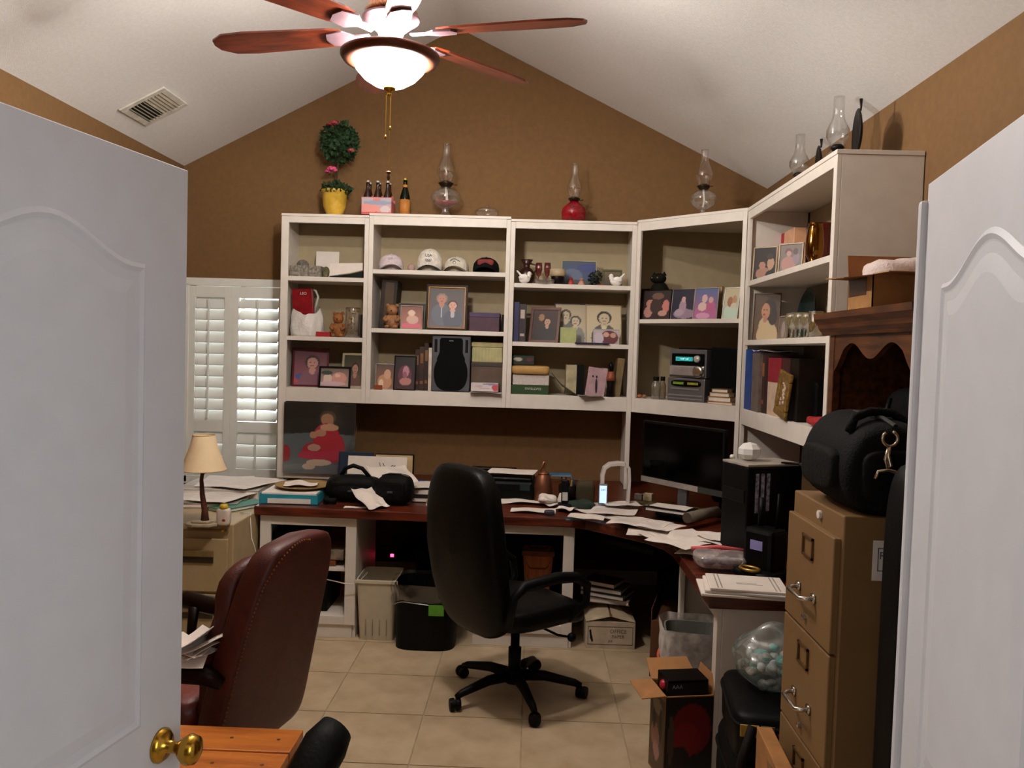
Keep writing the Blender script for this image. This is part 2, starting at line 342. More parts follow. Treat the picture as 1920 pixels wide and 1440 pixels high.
P('side_panel', G().box(.6845-.98, .6865-.98, 5.671-5.35, YB-.02-5.35, 1.298, 2.587), WHITE, t)  # thin panel added to block light leaking between the cases
P('side_panel', G().box(XR+.022-.98, XW-.02-.98, 5.060-5.35, 5.064-5.35, 1.298, 2.587), WHITE, t)  # added likewise to seal the right-hand joint against light
P('light_stop', G().box(.6836-.98, .698-.98, 5.653-5.35, 5.70-5.35, 1.298, 2.587), WHITE, t)  # post added to stop light slipping through the left joint
# right hand case
t = T('bookcase', 'white bookcase on the right wall with a tall blank end panel', 'bookcase', (XR, 4.35, 0), group='run of white built-in bookcases')
def rb(nm, x0, x1, y0, y1, z0, z1, m=WHITE): return P(nm, G().box(x0-XR, x1-XR, y0-4.35, y1-4.35, z0, z1), m, t, bev=.002)
YN, YR = 3.59, 5.056
rb('end_panel', XR+.02, XW-.004, YN, YN+.02, 1.02, 2.58); rb('side_panel', XR+.02, XW-.004, YR-.018, YR, .765, 2.58)
rb('stile', XR, XR+.02, YN, YN+.04, 1.02, 2.58); rb('stile', XR, XR+.02, YR-.045, YR, .762, 2.58)
rb('top_panel', XR-.004, XW-.004, YN-.004, YR, 2.58, 2.60); rb('top_rail', XR, XR+.02, YN+.04, YR-.045, 2.53, 2.58)
rb('bottom_rail', XR, XR+.02, YN+.04, YR-.045, 1.29, 1.385); rb('bottom_panel', XR+.02, XW-.01, YN+.02, YR-.02, 1.36, 1.385)
rb('back_panel', XW-.010, XW-.005, YN+.02, YR-.02, 1.385, 2.58, CREAM)
for z in (ZU['ar'], ZU['br']): rb('shelf', XR+.004, XW-.018, YN+.021, YR-.019, z-.03, z)
for px in (1416, 1511):
    y = XW*F/(px-1000-6.8)
    rb('shelf_standard', XW-.018, XW-.010, y-.011, y+.011, 2.16, 2.579, M('241a12', .5))

# ================= DESK =================
DX = [(-1.60, YB-.001), (-1.575, 4.64), (.23, 4.60), (.32, 4.56), (.62, 4.27), (.69, 4.14), (.715, 4.0), (.72, 3.20), (1.60, 3.20), (1.645, 3.26), (1.645, YB-.001)]
dk = TM('desk', 'dark cherry built-in corner desktop wrapping under all the bookcases', 'desk', G().prism(DX, .708, .76, 'z'), CHERRY, bev=.006)
def cabinet(label, x0, x1, yf, d, ztop, sh=(), rz=0, loc=None, apron=.10, kick=.10, knee=False):
    w = x1-x0; t = T('base_cabinet', label, 'cabinet', loc or ((x0+x1)/2, yf, 0), rz)
    b = lambda nm, a, c, y0, y1, z0, z1, m=WHITE: P(nm, G().box(a, c, y0, y1, z0, z1), m, t, bev=.002)
    h = w/2; s = .062
    b('side_panel', -h, -h+.018, .02, d, 0, ztop); b('side_panel', h-.018, h, .02, d, 0, ztop); b('rear_rail', -h+.018, h-.018, d-.01, d, ztop-.08, ztop)
    k0 = 0 if knee else kick-.02; b('stile', -h, -h+s, 0, .02, k0, ztop); b('stile', h-s, h, 0, .02, k0, ztop); b('top_rail', -h+s, h-s, 0, .02, ztop-.055, ztop); 
    if knee: return t
    b('bottom_rail', -h+s, h-s, 0, .02, kick-.02, kick+.03)
    b('bottom_panel', -h+.018, h-.018, .02, d-.01, kick+.01, kick+.03); b('toe_kick', -h+.0, h-.018, .012, .02, 0, kick-.02)
    for z in sh: b('shelf', -h+.019, h-.019, .04, d-.011, z-.018, z)
    return t
cabinet('white open base cabinet under the desk beside the tan filing cabinet', -1.545, -.985, 4.665, .6, .708, (.40,))
cabinet('white open base cabinet behind the black office chair, holding an orange basket', -.30, .268, 4.64, .6, .708)
cabinet('white open base cabinet under the right arm of the desk, behind the lined bin', 0, .84, 0, .75, .708, rz=-PI/2, loc=(.76, 3.65, 0), knee=True)

# ================= FILING CABINETS =================
def handle_d(g, x, z, y, w=.10):
    g.tube([(x-w/2, y, z), (x-w/2, y-.022, z-.002), (x-w/2+.012, y-.034, z-.004), (x+w/2-.012, y-.034, z-.004), (x+w/2, y-.022, z-.002), (x+w/2, y, z)], .006, 8)
    g.cb((x-w/2, y-.003, z), (.026, .006, .022)).cb((x+w/2, y-.003, z), (.026, .006, .022)); return g
fc = T('filing_cabinet', 'tall tan metal four-drawer filing cabinet beneath the big black duffel bag', 'filing cabinet', (.766, 2.22, 0), -PI/2)
w, d, h = .385, .66, 1.315
P('body', G().box(-w/2, w/2, .012, d, 0, h-.0), TAN, fc, bev=.004)
dh = .298
for k in range(4):
    z0 = .07+k*dh; dw = P('drawer', G().box(-w/2+.012, w/2-.012, -.006, .013, z0, z0+dh-.006), TAN, fc, bev=.003)
    P('handle', handle_d(G(), 0, z0+.105, -.006, .12), CHROME, dw, smooth=True)
    P('label_holder', G().box(-.04, .04, -.012, -.006, z0+.20, z0+.206).box(-.04, .04, -.012, -.006, z0+.252, z0+.258).box(-.04, -.034, -.012, -.006, z0+.2, z0+.258).box(.034, .04, -.012, -.006, z0+.2, z0+.258), M('6b4c2a', .4, .4), dw)
    P('latch', G().lathe([(0, 0), (.008, 0), (.008, .01), (0, .012)], n=12).rx(90).mv(w*.0+.0, -.006, z0+.035), CHROME, dw)
P('lock', G().lathe([(0, 0), (.011, 0), (.011, .008), (0, .009)], n=14).rx(90).mv(.03, .012, h-.028), PAPER, fc)
sk = P('sticker', G().box(.22, .33, 0, .0015, 0, .10).rz(0), PAPER, fc, label='white sticker with grey lettering')
sk.matrix_local = Matrix.Translation((w/2+.0015, -.135, 1.158)) @ Matrix.Rotation(PI/2, 4, 'Z') @ Matrix.Translation((.0, 0, 0))
GR = M('5c5560', .7)
txt('sticker_lettering', 'READY', .026, GR, sk, (.276, -.0005, .062), (PI/2, 0, 0)); txt('sticker_lettering', 'OFFICE', .016, GR, sk, (.276, -.0005, .04), (PI/2, 0, 0))
P('sticker_border', G().box(.232, .322, -.001, 0, .08, .082).box(.232, .322, -.001, 0, .024, .026).box(.232, .234, -.001, 0, .024, .082), GR, sk)
# left lateral cabinet
lc = T('filing_cabinet', 'low tan metal filing cabinet carrying the lamp, left of the desk', 'filing cabinet', (-1.93, 4.30, 0))
TAN2 = M('a48f6a', .5, var=.03)
P('body', G().box(-.36, .36, .012, 1.30, 0, .722), TAN2, lc, bev=.006)
for k, z0 in enumerate((.06, .36)):
    dw = P('drawer', G().box(-.34, .335, -.006, .014, z0, z0+.285), TAN2, lc, bev=.004)
    P('pull_recess', G().box(.03, .262, -.014, -.006, z0+.155, z0+.225), M('2b2013', .5), dw, bev=.004)
    P('pull_lip', G().box(.03, .262, -.022, -.006, z0+.19, z0+.225), M('8f7a50', .4, .5), dw, bev=.004)
P('lock', G().lathe([(0, 0), (.01, 0), (.01, .012), (0, .013)], n=12).rx(90).mv(.31, .0, .695), BRASS, lc)
P('lock_bar', G().box(.08, .335, .0, .008, .684, .692), M('8f7a50', .4, .5), lc)

# ================= HUTCH =================
ht = T('hutch', 'dark carved wooden hutch behind the tan filing cabinet', 'hutch', (1.13, 2.80, 0), -PI/2)
hw = .37; hd = .505
bx = lambda nm, a, c, y0, y1, z0, z1, m=DARKW, bev=.003: P(nm, G().box(a, c, y0, y1, z0, z1), m, ht, bev=bev)
bx('side_panel', -hw, -hw+.025, .03, hd, 0, 1.80); bx('side_panel', hw-.025, hw, .03, hd, 0, 1.80); bx('back_panel', -hw+.025, hw-.025, hd-.015, hd, 0, 1.80)
bx('top_panel', -hw, hw, .0, hd, 1.80, 1.835); bx('stile', -hw, -hw+.045, 0, .03, 0, 1.80); bx('stile', hw-.045, hw, 0, .03, 0, 1.80)
P('crown_moulding', G().prism([(.0, 1.79), (-.012, 1.79), (-.016, 1.80), (-.03, 1.815), (-.034, 1.83), (-.05, 1.85), (-.052, 1.872), (hd, 1.872), (hd, 1.835), (.0, 1.835)], -hw-.045, hw+.045, 'x'), DARKW, ht)
n = 40; pts = [(-hw+.045, 1.79), (hw-.045, 1.79)]
for k in range(n+1):
    u = 1-2*k/n; x = u*(hw-.045); z = 1.705+.055*(math.cos(3.2*PI*abs(u)*.62+PI)*.5+.5)-.05*max(0, abs(u)-.75)/.25
    pts.append((x, z))
P('valance', G().prism(pts, .004, .024), DARKW, ht)
bx('shelf', -hw+.025, hw-.025, .03, hd-.015, 1.24, 1.27); bx('waist_moulding', -hw-.02, hw+.02, -.02, hd, .92, .96)
for s in (-1, 1):
    dd = bx('door', s*.005 if s > 0 else -hw+.046, hw-.046 if s > 0 else -.005, .0, .022, .10, .91)
    P('door_knob', G().lathe([(0, 0), (.008, 0), (.006, .012), (.014, .02), (0, .03)], n=12).rx(90).mv(s*.03, 0, .55), BRASS, dd, smooth=True)
bx('plinth', -hw-.01, hw+.01, -.005, hd, 0, .09)

# ================= CEILING FAN =================
FX, FY = -.604, 3.30
fan = T('ceiling_fan', 'ceiling fan with reddish wooden blades and a lit bowl lamp', 'ceiling fan', (FX, FY, 2.84))
BRZ = M('6a3a28', .35, .5, var=.1, bump=0); SILV = M('8a7078', .3, .5, bump=0)
em = bpy.data.materials.new('lit_bowl_glass'); em.use_nodes = True; N = em.node_tree.nodes; e = N.new('ShaderNodeEmission'); e.inputs[0].default_value = (1, .95, .89, 1); e.inputs[1].default_value = BOWL
nz = N.new('ShaderNodeTexNoise'); nz.inputs['Scale'].default_value = 8; mr = N.new('ShaderNodeMapRange'); mr.inputs[3].default_value = BOWL*.9; mr.inputs[4].default_value = BOWL*1.1
em.node_tree.links.new(nz.outputs[0], mr.inputs[0]); em.node_tree.links.new(mr.outputs[0], e.inputs[1]); tr = N.new('ShaderNodeBsdfTransparent'); mx = N.new('ShaderNodeMixShader'); mx.inputs[0].default_value = .25; em.node_tree.links.new(tr.outputs[0], mx.inputs[1]); em.node_tree.links.new(e.outputs[0], mx.inputs[2]); em.node_tree.links.new(mx.outputs[0], N['Material Output'].inputs[0])
P('bowl', G().lathe([(.150, -.004), (.148, -.018), (.135, -.045), (.105, -.078), (.065, -.103), (.030, -.114), (.022, -.116), (.024, -.112), (.1, -.072), (.13, -.04), (.143, -.01)], n=40), em, fan, smooth=True)
P('bowl_rim', G().lathe([(.150, -.012), (.156, -.018), (.185, -.012), (.197, .004), (.196, .014), (.178, .022), (.150, .016), (.146, .004)], n=48), BRZ, fan, smooth=True)
P('rim_arms', G().box(-.16, .16, -.008, .008, .002, .012).box(-.008, .008, -.16, .16, .002, .012), BRZ, fan)
P('finial', G().lathe([(0, -.15), (.006, -.148), (.01, -.138), (.006, -.13), (.022, -.122), (.026, -.112), (0, -.108)], n=16), BRASS, fan, smooth=True)
P('fitter', G().lathe([(.10, .012), (.085, .03), (.05, .052), (.042, .075), (.055, .105), (.09, .135), (.112, .15), (.115, .158), (.0, .162)], n=32), SILV, fan, smooth=True)
mo = P('motor_housing', G().lathe([(.06, .155), (.10, .165), (.105, .18), (.09, .185), (.09, .30), (.075, .335), (.03, .35), (0, .352)], n=32), M('b06a3c', .35, .6, kind='woven', scale=40), fan, smooth=True)
P('downrod', G().lathe([(.010, .345), (.010, 1.04)], n=12), BRZ, fan, smooth=True)
P('ceiling_fill_bowl', G().lathe([(.03, .37), (.10, .39), (.125, .43), (.123, .432), (.098, .396), (.03, .376)], n=28), em, fan, smooth=True)  # out-of-view glowing bowl, added with the light over the motor
P('canopy', G().lathe([(.03, 1.02), (.065, 1.06), (.075, 1.12), (.0, 1.125)], n=24), BRZ, fan, smooth=True)
BLD = M('7a3218', .35, var=.3, kind='wood', scale=6)
bme = mesh('blade', G().prism([(.20, -.045), (.26, -.06), (.62, -.075), (.72, -.068), (.775, -.035), (.785, 0), (.775, .035), (.72, .068), (.62, .075), (.26, .06), (.20, .045)], -.004, .004, 'z').rx(11), BLD)
ime = mesh('blade_iron', G().prism([(.085, -.018), (.15, -.016), (.19, -.05), (.26, -.04), (.275, 0), (.26, .04), (.19, .05), (.15, .016), (.085, .018)], -.012, -.005, 'z').rx(11), SILV)
for k in range(6):
    a = math.radians(48+60*k)
    o = bpy.data.objects.new('blade', bme); COL.objects.link(o); o.parent = fan; o.location = (0, 0, .098); o.rotation_euler.z = a
    i = bpy.data.objects.new('blade_iron', ime); COL.objects.link(i); i.parent = o
for (dx, ln) in ((-.010, .165), (.008, .13)):
    pc = P('pull_chain', G().tube([(dx, -.01, -.146), (dx, -.01, -.146-ln)], .0016, 6), BRASS, fan)
    P('chain_fob', G().ell((dx, -.01, -.146-ln), (.005, .005, .009)), BRASS, pc, smooth=True)
pc = P('pull_chain', G().tube([(.004, .0, -.146), (.004, 0, -.455)], .0008, 5), BRASS, fan)
P('chain_fob', G().ell((.004, 0, -.465), (.007, .007, .014)).ell((.004, 0, -.447), (.011, .011, .006)), M('6b4a2a', .4), pc, smooth=True)

# ceiling vent on the left slope
sl = math.atan2(RZ-ZL, RX-XL)
vt = T('ceiling_vent', 'white air vent with two louvre banks on the left ceiling slope', 'vent', (-2.34, 4.98, roofz(-2.34)-.002)); vt.rotation_euler = (0, -sl, 0)
P('frame', G().box(-.15, .15, -.17, -.13, -.012, 0).box(-.15, .15, .13, .17, -.012, 0).box(-.15, -.11, -.13, .13, -.012, 0).box(.11, .15, -.13, .13, -.012, 0).box(-.004, .004, -.13, .13, -.01, 0), M('d8d2c6', .5), vt, bev=.004)
P('duct', G().box(-.11, .11, -.13, .13, -.0015, -.0005), M('2c2a20', .9), vt)
for k in range(10):
    x = -.10+k*.0222; a = 28 if x > -.002 else 78
    P('vent_slat', G().box(-.010, .010, -.13, .13, -.0006, .0006).ry(-a if x > 0 else a).mv(x, 0, -.009), M('b8ae9a', .5), vt)

# ================= BLACK OFFICE CHAIR =================
oc = T('office_chair', 'black leather swivel office chair with its back to the room, at the desk', 'chair', (-.045, 3.98, 0), math.radians(-50))
# local +y is the way the chair faces
def bend(k): return lambda v: Vector((v.x, v.y+k*v.x*v.x, v.z))
def backf(v):
    z = v.z; t = (z+.42)/.84; wd = .86+.18*math.sin(PI*min(1, t*1.05)); q = v.x*wd
    return Vector((q, v.y+.35*q*q-.05*math.sin(PI*t)-.11*t, z))
P('backrest', G().sell((0, -.235, .765), (.265, .062, .40), .45, .42, 36, 14, 'y', backf), LEATH, oc, smooth=True)
P('seat', G().sell((0, .02, .45), (.262, .265, .062), .5, .45, 32, 10, 'z', lambda v: Vector((v.x, v.y, v.z-.22*max(0, v.y-.12)))), LEATH, oc, smooth=True)
for s in (-1, 1):
    P('armrest', G().tube([(s*.265, -.26, .46), (s*.29, -.25, .60), (s*.295, -.20, .645), (s*.295, 0, .655), (s*.292, .12, .64), (s*.285, .20, .59), (s*.275, .21, .50), (s*.24, .12, .42)], [.018, .02, .026, .028, .026, .021, .018, .016], 10), BLACK, oc, smooth=True)
P('seat_plate', G().box(-.10, .10, -.12, .12, .372, .392).box(-.03, .03, -.28, -.1, .375, .39).box(-.03, .03, -.285, -.27, .375, .6), BLACK, oc, bev=.004)
P('tilt_lever', G().tube([(.08, .05, .37), (.20, .10, .34), (.26, .12, .345)], .006).ell((.27, .125, .345), .022), BLACK, oc, smooth=True)
P('gas_lift', G().lathe([(.030, .10), (.032, .24), (.022, .245), (.022, .375)], n=20), BLACK, oc, smooth=True)
base = P('star_base', G().lathe([(.045, .07), (.05, .09), (.045, .13), (.03, .14)], n=20), BLACK, oc, smooth=True)
for k in range(5):
    a = math.radians(-72+72*k+50); c, s = math.cos(a), math.sin(a)
    lg = P('leg', G().tube([(.03*c, .03*s, .105), (.15*c, .15*s, .105), (.30*c, .30*s, .075), (.33*c, .33*s, .062)], [.028, .024, .018, .014], 10), BLACK, oc, smooth=True)
    cs = G()
    for w_ in (-.019, .019): cs.lathe([(0, -.009), (.026, -.009), (.029, 0), (.026, .009), (0, .009)], n=16).v[-80:]
    cs = G().lathe([(0, -.028), (.026, -.026), (.029, -.017), (.029, -.004), (.012, -.004), (.012, .004), (.029, .004), (.029, .017), (.026, .026), (0, .028)], n=18).rx(90).rz(math.degrees(a)+70).mv(.335*c, .335*s, .030)
    P('caster', cs, BLACK, lg, smooth=False)

# ================= BURGUNDY CHAIR =================
# far bottom corner of the back at about (-.842, 3.08), near one at (-1.0, 2.55)
bc = T('desk_chair', 'burgundy leather high-back chair with nailhead trim, seen from behind at left', 'chair', (-1.275, 2.94, 0), math.radians(73.3))
# local +y faces the seat front (to the left in the picture)
WD = M('241009', .35, var=.3, kind='wood')
def bk(v):
    t = (v.z+.39)/.78; q = v.x*(1.04-.20*t-.22*max(0, t-.72)**1.2*3)
    return Vector((q, v.y-.17*t+.25*q*q, v.z+(-.25*q*q*max(0, t-.5)*6)))
P('backrest', G().sell((0, -.33, .66), (.275, .055, .385), .3, .2, 40, 14, 'y', bk), BURG, bc, smooth=True)
P('lumbar_cushion', G().sell((0, -.25, .66), (.23, .055, .32), .6, .5, 28, 10, 'y', lambda v: Vector((v.x, v.y-.15*(v.z+.39)/.78+.012*math.cos(v.z*26), v.z))), BURG, bc, smooth=True)
g = G()
for k in range(64):
    q = k/63
    if q < .66: a = Vector((-.262, -.047, -.34+.60*q/.66))
    else: w_ = (q-.66)/.34*PI*.62; a = Vector((-.262+.20*(1-math.cos(w_)), -.047, .26+.112*math.sin(w_)))
    g.ell(bk(a)+Vector((0, -.334, .66)), .0036, 6, 4)
nh = P('nailhead_trim', g, M('8a5a30', .35, .8, bump=0), bc, kind='stuff')
P('seat', G().sell((0, .0, .44), (.28, .29, .075), .45, .4, 28, 10, 'z'), M('7c3428', .4, var=.15, bump=.05), bc, smooth=True)
P('seat_rail', G().box(-.27, .27, -.27, .27, .31, .38), WD, bc, bev=.01)
for s in (-1, 1):
    P('armrest', G().tube([(s*.26, -.40, .60), (s*.285, -.36, .63), (s*.31, -.20, .63), (s*.32, .08, .62), (s*.32, .22, .63), (s*.32, .27, .615), (s*.315, .275, .58)], [.022, .032, .036, .036, .036, .032, .02], 12), WD, bc, smooth=True)
    P('arm_post', G().tube([(s*.29, .16, .62), (s*.285, .17, .50), (s*.27, .12, .36)], [.022, .018, .024], 10), WD, bc, smooth=True)
P('gas_lift', G().lathe([(.03, .11), (.03, .32)], n=16), BLACK, bc)
for k in range(5):
    a = math.radians(20+72*k); c, s = math.cos(a), math.sin(a)
    lg = P('leg', G().tube([(0, 0, .12), (.15*c, .15*s, .115), (.31*c, .31*s, .075)], [.035, .03, .022], 8), WD, bc, smooth=True)
    P('caster', G().lathe([(0, -.022), (.028, -.02), (.03, 0), (.028, .02), (0, .022)], n=16).rx(90).rz(math.degrees(a)+60).mv(.32*c, .32*s, .030), BLACK, lg)

# ================= PINE BENCH =================
pb = T('bench', 'orange pine slatted bench at the foot of the picture, by the left door', 'bench', (-1.05, 2.24, 0))
PINE = M('c8762e', .35, var=.25, kind='wood', scale=4, k2='a85c20')
for k in range(3):
    y1 = .205-k*.150; sl_ = P('slat', G().box(-.42, .385, y1-.143, y1, .495, .523), PINE, pb, bev=.004)
    P('screw_head', G().lathe([(0, .523), (.006, .5236), (0, .524)], n=10).mv(.33, y1-.07, 0), M('5a3414', .4), sl_); P('screw_head', G().lathe([(0, .523), (.006, .5236), (0, .524)], n=10).mv(.19, y1-.07, 0), M('5a3414', .4), sl_)
for s in (-1, 1):
    P('leg', G().box(s*.36-.025, s*.36+.025, -.22, -.17, 0, .495), PINE, pb, bev=.003); P('leg', G().box(s*.36-.025, s*.36+.025, .13, .18, 0, .495), PINE, pb, bev=.003)
P('apron', G().box(-.335, .335, .15, .17, .42, .495).box(-.335, .335, -.21, -.19, .42, .495), PINE, pb)
# black padded rest
k_ = ony(628, 1400, 2.25)
pr = T('padded_rest', 'black rounded padded rest standing right of the pine bench', 'pad', (k_.x-.01, 2.25, 0))
P('pad', G().tube([(-.075, -.16, .42), (-.045, -.09, .52), (-.012, -.02, .585), (.008, .02, .612), (.016, .034, .618)], [.055, .062, .064, .05, .012], 20), M('0d0f0c', .6, bump=.05), pr, smooth=True)
P('post', G().tube([(-.05, -.12, .03), (-.05, -.12, .46)], .016, 12), BLACK, pr); P('foot_plate', G().box(-.10, .06, -.24, 0, 0, .03), BLACK, pr, bev=.01)
# ================= SMALL THINGS: BUILDERS =================
def ART(par, w, h, bg, shapes, loc, nx=34, ny=42, name='print'):
    """flat print: a grid whose vertices carry ink colours; bg = two colours top, bottom; shapes = ellipses (cx, cy, rx, ry, colour) in 0..1"""
    g = G(); vs = []; cols = []; b0, b1 = sr(bg[0]), sr(bg[1]); sh = [(a, b, c, d, sr(k)) for a, b, c, d, k in shapes]
    for j in range(ny+1):
        for i in range(nx+1):
            u, v = i/nx, j/ny; c = [b0[k]*v+b1[k]*(1-v) for k in range(3)]
            for (a, b, rx, ry, k) in sh:
                if ((u-a)/rx)**2+((v-b)/ry)**2 < 1: c = k
            vs.append((w*(u-.5), 0, h*v)); cols.append(c)
    fs = [(j*(nx+1)+i, j*(nx+1)+i+1, (j+1)*(nx+1)+i+1, (j+1)*(nx+1)+i) for j in range(ny) for i in range(nx)]
    g.add(vs, fs); o = P(name, g, PRINT(), par); at = o.data.color_attributes.new('ink', 'FLOAT_COLOR', 'POINT')
    for i, c in enumerate(cols): at.data[i].color = (*c, 1)
    o.location = loc; return o
def fig(cx, hy, s, hair='2a1a10', skin='c49a80', top='3a3f4a', r=1.0):
    s *= 1.2
    return [(cx, hy-3.6*s*r, 2.0*s, 2.6*s*r, top), (cx, hy-1.2*s*r, .5*s, .8*s*r, skin), (cx, hy+.2*s*r, 1.12*s, 1.2*s*r, hair), (cx, hy, .82*s, .98*s*r, skin),
            (cx-.3*s, hy+.12*s*r, .11*s, .09*s*r, '2a1a14'), (cx+.3*s, hy+.12*s*r, .11*s, .09*s*r, '2a1a14'), (cx, hy-.42*s*r, .28*s, .08*s*r, '8a4038')]
def pf(label, fr, x0, x1, yt, z, off, fc, bg, shapes, bw=.012, lean=8, yaw=0, mat=None, cat='picture frame', nx=34, ny=42):
    c, w, h = fr.place(x0, x1, yt, z, off); t = T('picture_frame', label, cat, c, fr.rz+math.radians(yaw)); m = mat or M(fc, .45, var=.15)
    if abs(yaw) > 12:                        # turned frame: its own plane through the same base centre
        d = Matrix.Rotation(math.radians(yaw), 3, 'Z') @ fr.e; nn = Vector((-d.y, d.x, 0)); q = []
        for px in (x0, x1): r_ = ray(px, proj(c)[1]); q.append(EYE+r_*((c-EYE).dot(nn)/r_.dot(nn)))
        w = (q[1]-q[0]).xy.length; c = Vector(((q[0].x+q[1].x)/2, (q[0].y+q[1].y)/2, z)); t.location = c; r_ = ray((x0+x1)/2, yt); h = (EYE+r_*((c-EYE).dot(nn)/r_.dot(nn))).z-z
    h /= math.cos(math.radians(lean)); R = lambda g: g.mv(0, 0, .0).rx(-lean)
    th = .012
    P('frame', R(G().prism([(-w/2, 0), (w/2, 0), (w/2, bw), (-w/2, bw)], 0, th).prism([(-w/2, h-bw), (w/2, h-bw), (w/2, h), (-w/2, h)], 0, th)
      .prism([(-w/2, bw), (-w/2+bw, bw), (-w/2+bw, h-bw), (-w/2, h-bw)], 0, th).prism([(w/2-bw, bw), (w/2, bw), (w/2, h-bw), (w/2-bw, h-bw)], 0, th)), m, t, bev=.0015)
    a = ART(t, w-2*bw, h-2*bw, bg, shapes, (0, 0, 0), nx, ny); a.rotation_euler.x = -math.radians(lean); a.location = Matrix.Rotation(math.radians(-lean), 3, 'X') @ Vector((0, .005, bw))
    P('backing', R(G().box(-w/2+.002, w/2-.002, th, th+.003, .002, h-.002)), M('3a2c1e', .8), t)
    s = math.sin(math.radians(lean)); hh = h*.6
    P('easel_leg', G().add([(-.012, hh*s+th+.004, hh), (.012, hh*s+th+.004, hh), (.016, hh*s+.3*h*.5+.015, 0.001), (-.016, hh*s+.3*h*.5+.015, 0.001)], [(0, 1, 2, 3)]).add([(-.012, hh*s+th+.007, hh), (.012, hh*s+th+.007, hh), (.016, hh*s+.3*h*.5+.018, 0.001), (-.016, hh*s+.3*h*.5+.018, 0.001)], [(0, 1, 2, 3)]), M('3a2c1e', .8), t)
    return t
def book(label, fr, x0, x1, yt, z, off, col, d=.16, lean=0, group=None, cat='book', stripe=None):
    c, w, h = fr.place(x0, x1, yt, z, off); t = T('book', label, cat, c, fr.rz, group); m = M(col, .55, var=.2); e = .0025
    R = lambda g: g.ry(lean)
    P('cover', R(G().box(-w/2, w/2, 0, e, 0, h).box(-w/2, -w/2+e, e, d, 0, h).box(w/2-e, w/2, e, d, 0, h)), m, t, bev=.001)
    P('pages', R(G().box(-w/2+e, w/2-e, e, d-.004, .003, h-.004)), PAPER, t)
    if stripe: P('spine_print', R(G().box(-w*.3, w*.3, -.0006, 0, h*.62, h*.85).box(-w*.3, w*.3, -.0006, 0, h*.15, h*.22)), M(stripe, .6), t)
    return t
def flat(label, c, w, d, th, col, rz=0, name='book', cat='book', group=None, pages='ddd2c8'):
    t = T(name, label, cat, c, rz, group); e = min(.003, th*.2)
    P('cover', G().box(-w/2, w/2, -d/2, d/2, 0, e).box(-w/2, w/2, -d/2, d/2, th-e, th).box(-w/2, -w/2+e, -d/2, d/2, e, th-e), M(col, .55, var=.2), t)
    P('pages', G().box(-w/2+e, w/2-.004, -d/2+.004, d/2-.004, e, th-e), M(pages, .8, var=.05), t); return t
_pn = [0]
def paper(label, c, w, d, rz=0, crumple=.002, m=None, group=None, name='paper_sheet', cat='paper', tilt=0, lines=0):
    _pn[0] += 1; r = random.Random(_pn[0]); a, b, e, f = [r.uniform(0, 6) for _ in range(4)]; k = 9/max(w, .05)
    fn = lambda x, y: crumple*(1.0+.5*math.sin(k*x+a)+.5*math.sin(k*y*.8+b+k*.5*x)) + crumple*3*max(0, abs(x/w)+abs(y/d)-.75)*math.sin(e)
    g = G().sheet(w, d, fn, 10, 10)
    if tilt: g.rx(tilt)
    zmin = min(v.z for v in g.v); g.mv(0, 0, -zmin)
    o = TM(name, label, cat, g, m or PAPER, c, rz, group=group)
    if lines:
        q = G()
        for i in range(lines):
            y = d*.38-i*d*.76/lines; l = r.uniform(.5, .8)*w; x0 = -w*.42
            pts = []
            for s in range(9):
                x = x0+l*s/8; pts.append((x, y, fn(x, y)+.0022-zmin if not tilt else 0))
            for s in range(8):
                (xa, ya, za), (xb, yb, zb) = pts[s], pts[s+1]; n = len(q.v)
                q.add([(xa, ya-.0012, za), (xb, yb-.0012, zb), (xb, yb+.0012, zb), (xa, ya+.0012, za)], [(0, 1, 2, 3)])
        if not tilt: P('print_lines', q, M('77726e', .8), o)
    return o
def crumpled(g, amp, seed, k=30):
    r = random.Random(seed); ph = [r.uniform(0, 6) for _ in range(6)]
    for v in g.v:
        d = amp*(math.sin(k*v.x+ph[0]+k*.7*v.z)+math.sin(k*1.3*v.y+ph[1]+k*.5*v.x)+.6*math.sin(k*2.1*v.z+ph[2]+k*v.y))/2
        n = v.normalized() if v.length > 0 else Vector((0, 0, 1)); v += n*d
    return g
